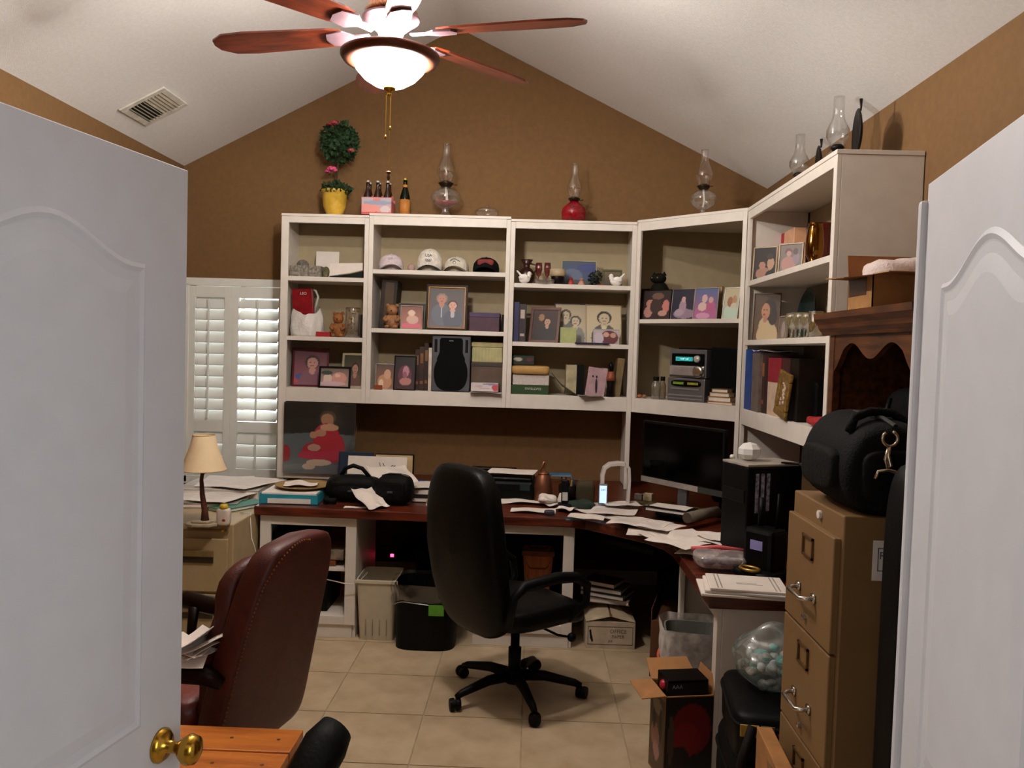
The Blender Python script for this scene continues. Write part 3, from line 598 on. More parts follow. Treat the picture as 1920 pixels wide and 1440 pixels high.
def cap(label, x0, x1, yt, col, brim, group=None, emb=None, yaw=0):
    c, w, h = BK.place(x0, x1, yt, ZU['a2'], .12); t = T('baseball_cap', label, 'cap', c, math.radians(yaw), group); m = M(col, .85, bump=.04, scale=40); r = w*.40
    pr = [(r, .0), (r*1.0, h*.35), (r*.93, h*.6), (r*.72, h*.83), (r*.4, h*.96), (.008, h)]
    P('crown', G().lathe(pr+[(0, h)], n=24, sy=1.12), m, t, smooth=True)
    P('button', G().ell((0, 0, h), (.008, .008, .004)), m, t, smooth=True)
    g = G()
    for k in range(3):
        a = PI/6+k*PI/3; pts = [(r_*1.006*math.cos(a), r_*1.006*1.12*math.sin(a), z) for r_, z in pr]+[(-r_*1.006*math.cos(a), -r_*1.006*1.12*math.sin(a), z) for r_, z in pr[::-1]]; g.tube(pts, .0012, 4)
    P('seams', g, M(col, .9, var=.3), t)
    vs = []; fs = []; n = 14
    for j in range(4):
        q = j/3
        for i in range(n+1):
            a = PI+PI*i/n; rr = r*(1+.0*q); x = rr*1.04*math.cos(a); y = r*1.12*math.sin(a)*.9-q*.066*abs(math.sin(a))**.6; z = .040-.038*(x/r)**2-q*.012
            vs.append((x, y, max(.001, z)))
    for j in range(3):
        for i in range(n): fs.append((j*(n+1)+i, j*(n+1)+i+1, (j+1)*(n+1)+i+1, (j+1)*(n+1)+i))
    top = [(x, y, z+.003) for x, y, z in vs]
    P('visor', G().add(vs, fs).add(top, fs), M(brim, .85, bump=.04), t, smooth=True)
    if emb == 'usa':
        y = -r*1.12-.004
        txt('lettering', 'USA', .026, M('20243c', .7), t, (0, y+.008, h*.66))
        g = G(); R_ = .0068
        for i, (cx, cz) in enumerate(((-.016, 0), (0, 0), (.016, 0), (-.008, -.008), (.008, -.008))):
            g.tube([(cx+R_*math.cos(a), 0, cz+R_*math.sin(a)) for a in [2*PI*k/14 for k in range(15)]], .0011, 5, False)
        P('ring_emblem', g.mv(0, y+.003, h*.47), M('20243c', .7), t)
    if emb == 'arch':
        g = G(); g.tube([(.055*math.sin(a), -r*1.12*math.cos(a*1.1)*1.0-.002, h*.80-.030*abs(a)**1.6) for a in [(-1+2*k/12)*.9 for k in range(13)]], .0022, 5)
        P('arched_lettering', g, M('1c2030', .7), t); P('round_emblem', G().tube([(.010*math.cos(a), 0, .010*math.sin(a)) for a in [2*PI*k/14 for k in range(15)]], .0016, 5, False).mv(0, -r*1.12+.004, h*.56), M('333844', .7), t)
    if emb == 'red':
        P('front_patch', G().sell((0, -r*.93, h*.62), (r*.62, .010, h*.2), 1, .5, 16, 8, 'y'), M('7a2a26', .8), t, smooth=True)
    if emb == 'pale': txt('lettering', 'GOLF', .022, M('8a86a8', .7), t, (0, -r*1.03, h*.66))
    return t
def lamp_oil(label, fr, x0, x1, yt, z, off, col, style, fuel=None):
    c, w, h = fr.place(x0, x1, yt, z, off); t = T('oil_lamp', label, 'oil lamp', c, fr.rz); r = w/2
    fm = glassy(tuple(sr(col)) if col else (1, 1, 1), .10, .05, 'coloured_glass', .55 if col else .05, col or 'cfcfc8')
    if style == 'low':     # font straight on the shelf
        f0, f1 = 0, .36; P('font', G().lathe([(r*.6, 0), (r*.95, h*.07), (r, h*.16), (r*.92, h*.25), (r*.5, h*.33), (r*.32, h*.36)], n=28), fm, t, smooth=True)
    else:
        f1 = .42; P('foot', G().lathe([(r*.75, 0), (r*.7, h*.015), (r*.32, h*.05), (r*.22, h*.10), (r*.3, h*.13)], n=28), fm, t, smooth=True)
        P('font', G().lathe([(r*.3, h*.13), (r*.8, h*.19), (r, h*.27), (r*.9, h*.34), (r*.5, h*.39), (r*.3, h*.42)], n=28), fm, t, smooth=True)
        if fuel: P('fuel', G().lathe([(0, h*.145), (r*.72, h*.19), (r*.8, h*.215), (0, h*.216)], n=20), M(fuel, .3), t, smooth=True)
        P('wick', G().tube([(0, 0, h*.16), (r*.1, 0, h*.25), (0, 0, h*.42)], r*.09, 6), PAPER, t)
    bz = h*f1; BM = M('3a2c1c', .35, .8)
    P('burner', G().lathe([(r*.3, bz), (r*.36, bz+h*.01), (r*.46, bz+h*.04), (r*.52, bz+h*.05), (r*.4, bz+h*.055), (r*.25, bz+h*.08), (0, bz+h*.085)], n=20).tube([(r*.3, 0, bz+h*.03), (r*.7, 0, bz+h*.03)], .0025, 6).lathe([(0, 0), (.008, 0), (.008, .003), (0, .003)], (r*.7, 0, bz+h*.03), 10), BM, t, smooth=True)
    cz = bz+h*.055; ch = h-cz
    P('chimney', G().lathe([(r*.38, cz), (r*.42, cz+ch*.08), (r*.62, cz+ch*.25), (r*.60, cz+ch*.36), (r*.38, cz+ch*.58), (r*.27, cz+ch*.72), (r*.26, cz+ch*.97), (r*.29, h)], n=28), glassy(fac=.10), t, smooth=True)
    return t
def glass_item(label, fr, x0, x1, yt, z, off, prof, name='drinking_glass', cat='glass', group=None, mat=None, content=None):
    c, w, h = fr.place(x0, x1, yt, z, off); t = TM(name, label, cat, G().lathe([(r*w/2, q*h) for r, q in prof], n=24), mat or CLEAR, c, fr.rz, smooth=True, group=group)
    if content: P('contents', G().lathe([(0, h*.03), (w*.42, h*.03), (w*.42, h*content[1]), (0, h*content[1])], n=16), M(content[0], .6, var=.4, scale=40), t)
    return t, w, h
def dove(label, fr, x0, x1, yt, z, off, flip=1):
    c, w, h = fr.place(x0, x1, yt, z, off); t = T('dove_figurine', label, 'figurine', c, fr.rz+math.radians(8*flip)); PM = M('e8e2da', .35, var=.03, bump=0); s = flip
    P('body', G().sell((0, 0, h*.33), (w*.32, w*.24, h*.33), 1, 1, 18, 12, 'x', lambda v: Vector((v.x, v.y, v.z+.12*v.x*s*2*(h/w)*.6))), PM, t, smooth=True)
    P('head', G().ell((s*w*.26, 0, h*.74), (w*.13, w*.12, h*.20)).ell((s*w*.24, 0, h*.58), (w*.13, w*.13, h*.2)), PM, t, smooth=True)
    P('beak', G().lathe([(w*.035, 0), (0, w*.10)], n=8).ry(90*s).mv(s*w*.37, 0, h*.74), M('b08a50', .5), t)
    P('tail', G().prism([(-s*w*.15, h*.30), (-s*w*.22, h*.45), (-s*w*.5, h*.95), (-s*w*.42, h*.98), (-s*w*.05, h*.5)], -w*.10, w*.10), PM, t, bev=.003)
    for q in (-1, 1): P('wing', G().sell((-s*w*.08, q*w*.2, h*.48), (w*.26, w*.05, h*.22), 1, 1, 12, 8, 'z'), PM, t, smooth=True)
    return t
def carton(name, label, cat, c, w, d, h, col, rz=0, group=None, par_lid=True, lean=None):
    t = T(name, label, cat, c, rz, group); P('body', G().box(-w/2, w/2, -d/2, d/2, 0, h), M(col, .7, var=.08), t, bev=.002); return t
def P2(fr, x0, x1, yt, z, off): return fr.place(x0, x1, yt, z, off)

# ================= ON TOP OF THE BOOKCASES =================
c, w, h = P2(BK, 604, 650, 357, 2.592, .13)
t = T('topiary', 'potted flowering topiary ball in a yellow pot on top of the left bookcase', 'plant', c)
P('pot', G().lathe([(w*.28, 0), (w*.34, h*.12), (w*.46, h*.40), (w*.5, h*.9), (w*.54, h*.92), (w*.54, h), (w*.47, h), (w*.45, h*.86), (0, h*.86)], n=28), M('d0a63c', .35, var=.15), t, smooth=True)
hz = BK.hit(633, 268, .13)[1]-2.592; hr = 32*.00375
P('stem', G().tube([(0, 0, h*.8), (.01, 0, hz*.5), (.025, 0, hz)], .006), M('3b2a1a', .9), t)
def leaves(center, rad, n, seed, sz=.016, ang=1):
    g = G(); r = random.Random(seed)
    for _ in range(n):
        d = Vector((r.gauss(0, 1), r.gauss(0, 1), r.gauss(0, 1))).normalized(); q = rad*(.62+.42*r.random()); p = Vector(center)+Vector((d.x*q, d.y*q, d.z*q*ang))
        u = d.cross(Vector((r.random(), r.random(), r.random()))).normalized(); v = (d*.6+d.cross(u)*r.uniform(-1, 1)).normalized(); s = sz*r.uniform(.7, 1.3)
        g.add([p, p+u*s*.45+v*s*.6, p+v*s*1.3, p-u*s*.45+v*s*.6], [(0, 1, 2, 3)])
    return g
P('foliage', leaves((.025, 0, hz), hr, 900, 3, .026, 1.1).ell((.025, 0, hz), hr*.62), M('24451c', .8, var=.5, scale=30), t, kind='stuff')
P('pot_foliage', leaves((0.01, 0, h*1.04), w*.52, 260, 4, .03, .35).ell((0, 0, h), (w*.4, w*.4, .012)), GREEN, t, kind='stuff')
def flower(p, r, col, par, seed):
    g = G(); q = random.Random(seed)
    for k in range(9):
        a = k*2.4; el = .25+.09*k; d = Vector((math.cos(a)*math.cos(el), math.sin(a)*math.cos(el)-.3, math.sin(el))); g.ell(Vector(p)+d*r*.55, (r*.42, r*.42, r*.30), 8, 6)
    P('flower', g, M(col, .7, var=.2), par, smooth=True)
fz = BK.hit(623, 323, .13)[1]-2.592
flower((-.012, -.04, fz), .042, 'd8507c', t, 1); flower((.005, -.06, hz+hr*.95), .028, 'c03a55', t, 2); flower((-.035, -.05, hz+hr*.9), .022, 'a82a3a', t, 3); flower((hr*.95, -.04, hz-hr*.55), .03, 'b84a50', t, 4); flower((-.045, -.03, fz-.01), .026, 'b83a68', t, 5)
BOT = [(.031, 0), (.031, .11), (.030, .125), (.016, .175), (.013, .19), (.0125, .225), (.014, .228), (.014, .236), (0, .236)]
def bottle(name, label, c, s, glass, lab, cap_, group=None, hs=1):
    t = T(name, label, 'bottle', c, 0, group); P('glass', G().lathe([(r*s, z*s*hs) for r, z in BOT], n=18), glass, t, smooth=True)
    if lab: P('paper_label', G().lathe([(.0316*s, .012*s*hs), (.0316*s, .105*s*hs)], n=18), M(lab, .6), t, smooth=True)
    if lab: P('neck_label', G().lathe([(.0145*s, .176*s*hs), (.0138*s, .2*s*hs)], n=18), M(lab, .6), t, smooth=True)
    P('cap', G().lathe([(.0145*s, .228*s*hs), (.015*s, .240*s*hs), (0, .241*s*hs)], n=14), M(cap_, .3, .6), t); return t
BRG = M('2a1208', .12, var=.2, bump=0)
c, w, h = P2(BK, 681, 737, 373, 2.608, .12)
t = T('bottle_carrier', 'pink and white cardboard six-pack carrier full of brown bottles', 'carton', c)
P('carton', G().box(-w/2, w/2, -.07, -.0685, 0, h).box(-w/2, w/2, .0685, .07, 0, h).box(-w/2, -w/2+.0015, -.07, .07, 0, h*.8).box(w/2-.0015, w/2, -.07, .07, 0, h*.8).box(-w/2, w/2, -.07, .07, 0, .002), M('c8686a', .7), t)
ART(t, w*.98, h*.96, ('a9a3ad', 'cf8a80'), [(.25, .35, .35, .3, 'd88a80'), (.55, .7, .5, .12, '8a93a8'), (.8, .3, .16, .25, 'c9b8b8'), (.5, .08, .6, .07, 'c83c40'), (.5, .9, .12, .1, 'd07a70')], (0, -.0712, 0), 20, 20, 'front_print')
P('handle', G().box(-w/2, w/2, -.001, .001, h*.6, h*1.18), M('b85450', .7), t)
for i in range(3):
    for j in (0, 1): bottle('beer_bottle', ('left', 'middle', 'right')[i]+' brown bottle in the '+('front', 'back')[j]+' row of the pink six-pack carrier', (c.x-w*.33+i*w*.33, c.y-.033+j*.066, 2.6105), .97, BRG, None, 'b8b2a8', 'bottles in the pink six-pack carrier')
c, w, h = P2(BK, 748, 769, 336, 2.608, .12)
bottle('wine_bottle', 'single dark green bottle with orange label right of the six-pack', c, 1.15, M('141c0a', .1, bump=0), 'c07a30', 'a88a40', hs=h/(.236*1.15))
lamp_oil('clear glass oil lamp with a red band of oil, above the wide bookcase', BK, 806, 863, 270, 2.608, .14, None, 'foot', '9a3030')
glass_item('low clear glass candy dish on top of the wide bookcase', BK, 890, 936, 385, 2.608, .14, [(.4, 0), (.45, .08), (.9, .35), (1, .6), (.96, .62), (.6, .8), (.12, .88), (.14, 1), (0, 1)], 'candy_dish', 'dish')
lamp_oil('oil lamp with a squat ruby red base on the bookcase top', BK, 1052, 1098, 307, 2.593, .12, 'a01020', 'low')
lamp_oil('tall clear glass oil lamp on top of the diagonal corner bookcase', DG, 1296, 1339, 282, 2.605, .18, None, 'foot')
# lamps on the right hand case
def wall_lamp(label, px0, px1, yt, off, ref):
    c, w, h = RT.place(px0, px1, yt, 2.60, off); t = T('oil_lamp', label, 'oil lamp', c, RT.rz); w = w*.42 if w > .3 else w*.6; r = .075; IR = M('1a1512', .5, .6)
    P('bracket', G().lathe([(r*.9, 0), (r*1.0, h*.04), (r*.85, h*.07), (r*.4, h*.09), (0, h*.09)], n=24), IR, t, smooth=True)
    P('font', G().lathe([(r*.4, h*.07), (r*.75, h*.12), (r*.8, h*.2), (r*.5, h*.27), (r*.3, h*.3)], n=24), CLEAR, t, smooth=True)
    P('burner', G().lathe([(r*.3, h*.3), (r*.45, h*.33), (r*.3, h*.37), (0, h*.38)], n=18), IR, t, smooth=True)
    P('chimney', G().lathe([(r*.35, h*.34), (r*.7, h*.48), (r*.72, h*.56), (r*.4, h*.7), (r*.33, h*.8), (r*.33, h)], n=24), glassy(fac=.14), t, smooth=True)
    return t
wall_lamp('larger clear oil lamp at the near end on top of the right bookcase', 1545, 1592, 186, .16, 1)
wall_lamp('smaller clear oil lamp further along the top of the right bookcase', 1478, 1516, 256, .16, 1)
def reflector(label, px, py0, py1, off):
    y = None; c, w, h = RT.place(px-8, px+8, py0, 2.60, off); t = T('lamp_reflector', label, 'reflector', c, RT.rz); r = h*.36; IR = M('15110e', .45, .5)
    g = G().lathe([(0, .0), (r*.5, .004), (r*.9, .014), (r, .024), (r*.96, .027), (r*.5, .012), (0, .006)], n=28).rx(90).rz(-12).mv(0, .01, r+.035)
    P('dish', g, IR, t, smooth=True); P('hook', G().tube([(0, 0, r*2+.03), (.004, 0, h*.88), (0, 0, h)], [.004, .005, .008], 8).tube([(0, 0, .0), (0, 0, .05)], .006), IR, t, smooth=True)
    P('rim', G().tube([(r*math.cos(a), .0, r*math.sin(a)) for a in [2*PI*k/24 for k in range(25)]], .004, 6, False).rz(-12).mv(0, -.014, r+.035), IR, t, smooth=True)
reflector('tall dark round lamp reflector seen edge-on at the near end of the bookcase top', 1609, 190, 278, .20)
reflector('small dark lamp reflector between the two oil lamps on the right bookcase', 1536, 264, 300, .22)

# ================= BOOKCASE 1 =================
A1, B1, CC = ZU['a1'], ZU['b1'], ZU['c']
c, w, h = P2(BK, 547, 604, 499, A1, .10); t = T('keepsake_box', 'grey mottled keepsake box with a rounded lump on its lid', 'box', c)
P('body', G().box(-w/2, w/2, -.05, .07, 0, h), M('8f877a', .9, var=.35, scale=60, bump=.15), t, bev=.004); P('lid_lump', G().ell((-.03, 0, h), (.045, .045, .045)), M('6b665c', .9, var=.3, scale=50), t, smooth=True)
c, w, h = P2(BK, 604, 618, 500, A1, .10); TM('trinket', 'small olive wreath trinket between the grey box and the white binder', 'ornament', crumpled(G().ell((0, 0, h/2), (w/2, w/2, h/2)), .006, 3, 90), M('6e6848', .9, var=.4), c)
c, w, h = P2(BK, 591, 634, 471, A1, .24); TM('card', 'blank white card standing at the back of the top left shelf', 'card', G().box(-w/2, w/2, 0, .002, 0, h).rx(-5), PAPER, c)
c, w, h = P2(BK, 622, 683, 508, A1, .14); t = T('binder', 'white binder sloping over a dark green tray on the top left shelf', 'binder', c)
P('tray', G().prism([(-w/2, 0), (w/2, 0), (w/2, h*.95), (w*.1, h*.55), (-w/2, h*.2)], -.06, .10), M('1c2018', .6), t, bev=.003)
P('cover', G().prism([(-w/2, h*.25), (w*.1, h*.65), (w/2, h*1.05), (w/2, h*1.9), (-w/2+.004, h*1.75)], -.065, -.058), PAPER, t)
# bag with red book
c, w, h = P2(BK, 551, 590, 541, B1, .10); t = T('book', 'shiny red book with white lettering standing in a white plastic bag', 'book', c)
P('cover', G().box(-w/2, w/2, 0, .035, .03, h).ry(-4), M('86101a', .25, var=.2), t, bev=.006); P('pages', G().box(-w/2+.003, w/2-.004, .036, .038, .033, h-.003).ry(-4), PAPER, t)
txt('lettering', 'LEO', .026, M('d8c8c8', .5), t, (-.012, -.002, h-.035))
c, w, h = P2(BK, 543, 607, 556, B1, .13); t = T('plastic_bag', 'crumpled white plastic bag wrapped around the red book', 'bag', c); BAGW = M('d9d3cc', .45, var=.05, bump=.15, scale=9)
def bagf(v): return Vector((v.x, v.y, v.z))
g = G(); n = 30; vs = []; fs = []
for j in range(13):
    q = j/12
    for k in range(n):
        a = 2*PI*k/n; top = h*(.40+.42*max(0, math.cos(a-PI))+.34*max(0, math.cos(a))+.1*math.sin(3*a)); z = q*top; r = (.92+.12*math.sin(PI*q)-.20*q)*(1+.06*math.sin(5*a+3*q)+.05*math.sin(9*a-5*q))
        vs.append((w/2*r*math.cos(a), .095*r*math.sin(a), z))
for j in range(12):
    for k in range(n): k2 = (k+1) % n; fs.append((j*n+k, j*n+k2, (j+1)*n+k2, (j+1)*n+k))
fs.append(tuple(range(n)))
P('film', G().add(vs, fs), BAGW, t, smooth=True); P('handle_loop', G().tube([(.035, .06, h*.6), (.06, .06, h*1.02), (.045, .05, h*1.16), (.015, .05, h*1.2)], [.012, .009, .009, .007], 6), BAGW, t, smooth=True)
c, w, h = P2(BK, 594, 619, 622, B1, .04); TM('candy_bar', 'small glossy red packet lying at the shelf edge beside the plastic bag', 'packet', G().box(-w/2, w/2, -.03, .03, 0, max(.018, h)), M('b03038', .2), c, bev=.004)
def bear(label, fr, x0, x1, yt, z, off, col, cat='figurine', name='bear_figurine'):
    c, w, h = fr.place(x0, x1, yt, z, off); t = T(name, label, cat, c, fr.rz); m = M(col, .7, var=.25, scale=25, bump=.08); e = M('1a0f08', .3)
    P('body', G().ell((0, 0, h*.30), (w*.46, w*.40, h*.31), 16, 12), m, t, smooth=True); P('head', G().ell((0, -.01, h*.73), (w*.36, w*.34, h*.23), 16, 12).ell((0, -w*.32, h*.68), (w*.15, w*.12, h*.08)), m, t, smooth=True)
    P('eyes', G().ell((-w*.13, -w*.32-.004, h*.78), .004, 8, 6).ell((w*.13, -w*.32-.004, h*.78), .004, 8, 6).ell((0, -w*.44-.002, h*.70), .005, 8, 6), e, t)
    for s in (-1, 1): P('ear', G().ell((s*w*.28, 0, h*.93), (w*.12, w*.06, h*.07)), m, t, smooth=True); P('arm', G().tube([(s*w*.36, -.01, h*.5), (s*w*.46, -w*.25, h*.36), (s*w*.25, -w*.40, h*.30)], w*.11, 8), m, t, smooth=True); P('foot', G().ell((s*w*.25, -w*.34, h*.07), (w*.17, w*.2, h*.07)), m, t, smooth=True)
    return t
bear('honey brown bear figurine beside the glass jar of gold trinkets', BK, 620, 648, 584, B1, .10, '9a5f2c')
t, w, h = glass_item('clear glass jar filled with gold and pink trinkets', BK, 647, 675, 577, B1, .08, [(.9, 0), (1, .1), (1, .95), (.94, 1), (.9, .95), (.9, .05)], 'glass_jar', 'jar')
g = G(); r = random.Random(8)
for _ in range(30): g.ell((r.uniform(-.03, .03), r.uniform(-.03, .03), r.uniform(.02, h*.9)), r.uniform(.005, .009), 6, 4)
P('trinkets', g, M('c89a3a', .2, .9, bump=0), t, smooth=True, kind='stuff')
book('thin dark book at the right end of the middle left shelf', BK, 675, 682, 590, B1, .06, '1e0d10')
# bottom shelf
pf('large purple-red framed portrait on the lowest left shelf', BK, 547, 614, 652, CC, .13, '4a1220', ('5a2c38', '8a4a55'), [(.45, .14, .5, .12, 'b04040'), (.2, .22, .16, .10, '3a4a86')]+fig(.55, .62, .17, '3a2018', 'b8887c', '7a4a58', .8), .014, 10, 6, M('5a1422', .25))
pf('black framed landscape photo of two faces in front of the purple-red frame', BK, 596, 656, 687, CC, .03, '0e0a0c', ('6a5a50', 'b09080'), [(.25, .4, .16, .3, 'd0b8a8'), (.22, .75, .2, .12, '2a3a30'), (.66, .45, .26, .34, 'c89080'), (.6, .6, .10, .1, 'e0b0a0'), (.4, .15, .5, .12, 'c8a8b0')], .014, 9, 0)
pf('cream framed photo half hidden behind the black frame', BK, 637, 681, 662, CC, .14, 'c8bb98', ('4a4434', '6a6450'), fig(.62, .55, .16, '3a2a20', 'b88a78', '7a5a50', .8), .016, 8, -8)

# ================= BOOKCASE 2 =================
A2, B2 = ZU['a2'], ZU['b2']
GP = 'caps on the top shelf'
cap('small pale pinkish cap, leftmost of the row of caps', 704, 762, 477, 'd0c0c2', 'c3b5b0', GP, 'pale', 12)
cap('tall white cap with lettering over five dark rings', 776, 836, 467, 'ddd4c8', '2a2522', GP, 'usa')
cap('white cap with dark arched lettering and a round emblem', 828, 884, 482, 'd5ccba', '8a7a60', GP, 'arch', -6)
cap('dark cap with a dull red front, rightmost of the row of caps', 880, 942, 483, '17151a', '0e0c10', GP, 'red')
c, w, h = P2(BK, 764, 778, 494, A2, .16); TM('trinket', 'tiny pink trinket between the two leftmost caps', 'ornament', G().ell((0, 0, h/2), (w/2, .02, h/2)), M('b09088', .7), c, smooth=True)
c, w, h = P2(BK, 706, 742, 525, B2, .12); t = T('slipcase', 'tall dark brown slipcase leaning in the corner of the middle shelf', 'case', c)
P('case', G().box(-w/2+.01, w/2-.012, 0, .18, 0, h).ry(3.5), M('2e2012', .7, var=.3), t, bev=.004); P('inner_book', G().box(-w*.2, w*.25, -.004, .1, .01, h-.015).ry(3.5), M('463018', .6), t)
bear('light brown bear figurine in front of the dark slipcase', BK, 720, 750, 569, B2, .05, '9c6a42')
pf('small pink and brown framed photo left of the gold portrait', BK, 750, 792, 572, B2, .07, '8a6a55', ('7a4a3c', 'b07060'), [(.5, .12, .5, .14, 'c86070'), (.55, .4, .3, .2, 'c8a090'), (.5, .7, .18, .14, 'd8b8a0')], .008, 8, 8)
pf('dark frame standing behind the pink photo', BK, 745, 796, 568, B2, .16, '3a2a1c', ('2c2018', '4a3a2c'), fig(.6, .6, .12), .01, 8)
pf('large dark frame with gold inner edge, portrait of an older couple', BK, 797, 875, 533, B2, .06, '241204', ('564c48', '6a646c'), fig(.36, .70, .115, '8a7a70', 'b8806c', '666a74', .75)+[(.36, .38, .02, .12, 'c8c8d0')]+fig(.66, .55, .105, '4a3a34', 'cfa090', '585c68', .75)+[(.66, .33, .05, .08, 'b8b0b8')], .016, 6, 0, nx=50, ny=60)
o = bpy.data.objects['large'] if 'large' in bpy.data.objects else None
def inner_gold(t, x0, x1, yt, z, off, fr=BK, b0=.015, b1=.021, lean=6):
    c, w, h = fr.place(x0, x1, yt, z, off); R = G()
    R.prism([(-w/2+b0, b0), (w/2-b0, b0), (w/2-b0, b1), (-w/2+b0, b1)], -.004, .004).prism([(-w/2+b0, h-b1), (w/2-b0, h-b1), (w/2-b0, h-b0), (-w/2+b0, h-b0)], -.004, .004)
    R.prism([(-w/2+b0, b1), (-w/2+b1, b1), (-w/2+b1, h-b1), (-w/2+b0, h-b1)], -.004, .004).prism([(w/2-b1, b1), (w/2-b0, b1), (w/2-b0, h-b1), (w/2-b1, h-b1)], -.004, .004); R.rx(-lean)
    P('gold_moulding', R, M('8a5c20', .45, .6), t, label='gold inner moulding')
inner_gold([q for q in bpy.data.objects if str(q.get('label', '')).startswith('large dark frame with gold')][0], 797, 875, 533, B2, .06)
c, w, h = P2(BK, 879, 936, 586, B2, .07); t = T('album_box', 'purple album box lying on the middle shelf right of the gold portrait', 'box', c)
P('body', G().box(-w/2, w/2, 0, .22, 0, h*.92), M('4a2638', .5, var=.15), t, bev=.004); P('lid', G().box(-w/2-.002, w/2+.002, -.002, .222, h*.74, h), M('432a52', .5), t, bev=.004)
book('black book standing behind the end of the purple box', BK, 940, 947, 590, B2, .10, '100c12')
# bottom shelf
pf('small silver framed photo beside the black framed doll picture', BK, 703, 738, 682, CC, .07, 'b8b4b0', ('4a2a1c', '8a5a3c'), [(.5, .3, .4, .3, 'b07c58'), (.65, .6, .2, .2, 'c09070'), (.3, .2, .14, .2, 'd0b090')], .005, 10, 6, M('b8b4b0', .2, .8))
pf('black framed picture of a figure in a pink veil', BK, 736, 778, 667, CC, .05, '100c0c', ('16100e', '3a1c22'), [(.5, .42, .34, .32, '5a2c3c'), (.55, .55, .16, .17, 'b07888'), (.55, .24, .3, .12, 'a87068'), (.5, .45, .1, .1, '8a5060')], .008, 8, -4)
c, w, h = P2(BK, 701, 716, 722, CC, .015); TM('trinket', 'tiny orange block at the shelf edge under the silver frame', 'ornament', G().box(-w/2, w/2, 0, .02, 0, h), M('8a3a18', .5), c, bev=.002)
for i, (a, b, y, k, lb) in enumerate(((777, 785, 655, '2a1608', 'dark brown leather book, first of three left of the loudspeaker'), (785, 794, 650, '3a1c0c', 'brown leather book, second of three left of the loudspeaker'), (794, 802, 643, '2c1408', 'tallest dark brown leather book, nearest the white book'))):
    book(lb, BK, a, b, y, CC, .10, k, stripe='7a5428')
book('cream white book standing against the loudspeaker', BK, 802, 808, 652, CC, .03, 'cdbfae', .2)
# loudspeaker
c, w, h = P2(BK, 808, 880, 629, CC, .03); t = T('loudspeaker', 'grey stereo loudspeaker with a black keyhole-shaped grille', 'speaker', c)
P('cabinet', G().box(-w/2, w/2, .012, .22, 0, h), M('1a1a1a', .6), t, bev=.004); P('baffle', G().box(-w/2, w/2, .0, .014, .004, h), M('55555a', .4, .2), t, bev=.008)
pts = []
for k in range(41):
    a = -PI/2+PI*k/40; pts.append((w*.44*abs(math.cos(a))**.6, h*.33+h*.31*math.sin(a)))
rt = [p for p in pts if p[1] < h*.55]+[(w*.37, h*.58), (w*.32, h*.66), (w*.30, h*.70), (w*.30, h*.92), (w*.26, h*.955)]
key = rt+[(-x, z) for x, z in rt[::-1]]
P('grille', G().prism(key, -.008, .001), M('0b0b0b', .8, bump=.1, scale=80), t, bev=.003)
for s in (-1, 1): P('port', G().box(s*w*.40-.010, s*w*.40+.010, -.002, .001, h*.70, h*.93), BLACK, t, bev=.002)
txt('badge', 'AIWA', .011, M('cfcfcf', .3, .5), t, (0, -.0088, h*.905))
# plastic containers
c, w, h = P2(BK, 882, 944, 680, CC, .09)
t = T('storage_box', 'brown lower storage box to the right of the loudspeaker', 'box', c); P('body', G().box(-w/2, w/2, 0, .2, 0, h*.93), M('5a4638', .6), t, bev=.004); P('lid', G().box(-w/2-.002, w/2+.0, -.003, .2, h*.86, h), M('3a2f26', .5), t, bev=.003)
c2, w2, h2 = P2(BK, 883, 943, 642, CC+h, .09)
t = T('food_container', 'translucent cream container with a glossy lid stacked on the brown box', 'container', (c2.x, c2.y, CC+h)); g = G()
P('body', G().box(-w2/2+.004, w2/2-.004, .004, .19, 0, h2*.76), M('b8b07e', .35), t, bev=.008); P('lid', G().box(-w2/2, w2/2, 0, .195, h2*.76, h2), M('c6b884', .18), t, bev=.006)
for k in range(9): g.box(-w2/2+.02+k*(w2-.04)/8-.002, -w2/2+.02+k*(w2-.04)/8+.002, .001, .005, .01, h2*.7)
P('ribs', g, M('c4bc8c', .35), t)
c, w, h = P2(BK, 883, 934, 718, CC+.012, .015); t = T('tissue_carton', 'small white carton with a red and blue corner at the shelf edge', 'carton', (c.x, c.y-.02, CC+.012)); P('body', G().box(-w/2, w/2, 0, .09, 0, h), M('ccc0bc', .6), t, bev=.002)
ART(t, w*.98, h*.94, ('c8bcc0', 'd0c4be'), [(.92, .5, .14, .5, 'c05058'), (.72, .9, .3, .12, '8a80a8'), (.5, .35, .2, .06, '9a8a8c'), (.3, .6, .16, .12, 'b8a4a4')], (0, -.0008, h*.03), 24, 14, 'front_print')
paper('sheaf of grey papers sticking out under the small white carton', (c.x+.01, YF+.02, CC+.001), .215, .14, 0, .003, M('b4a8a8', .7))

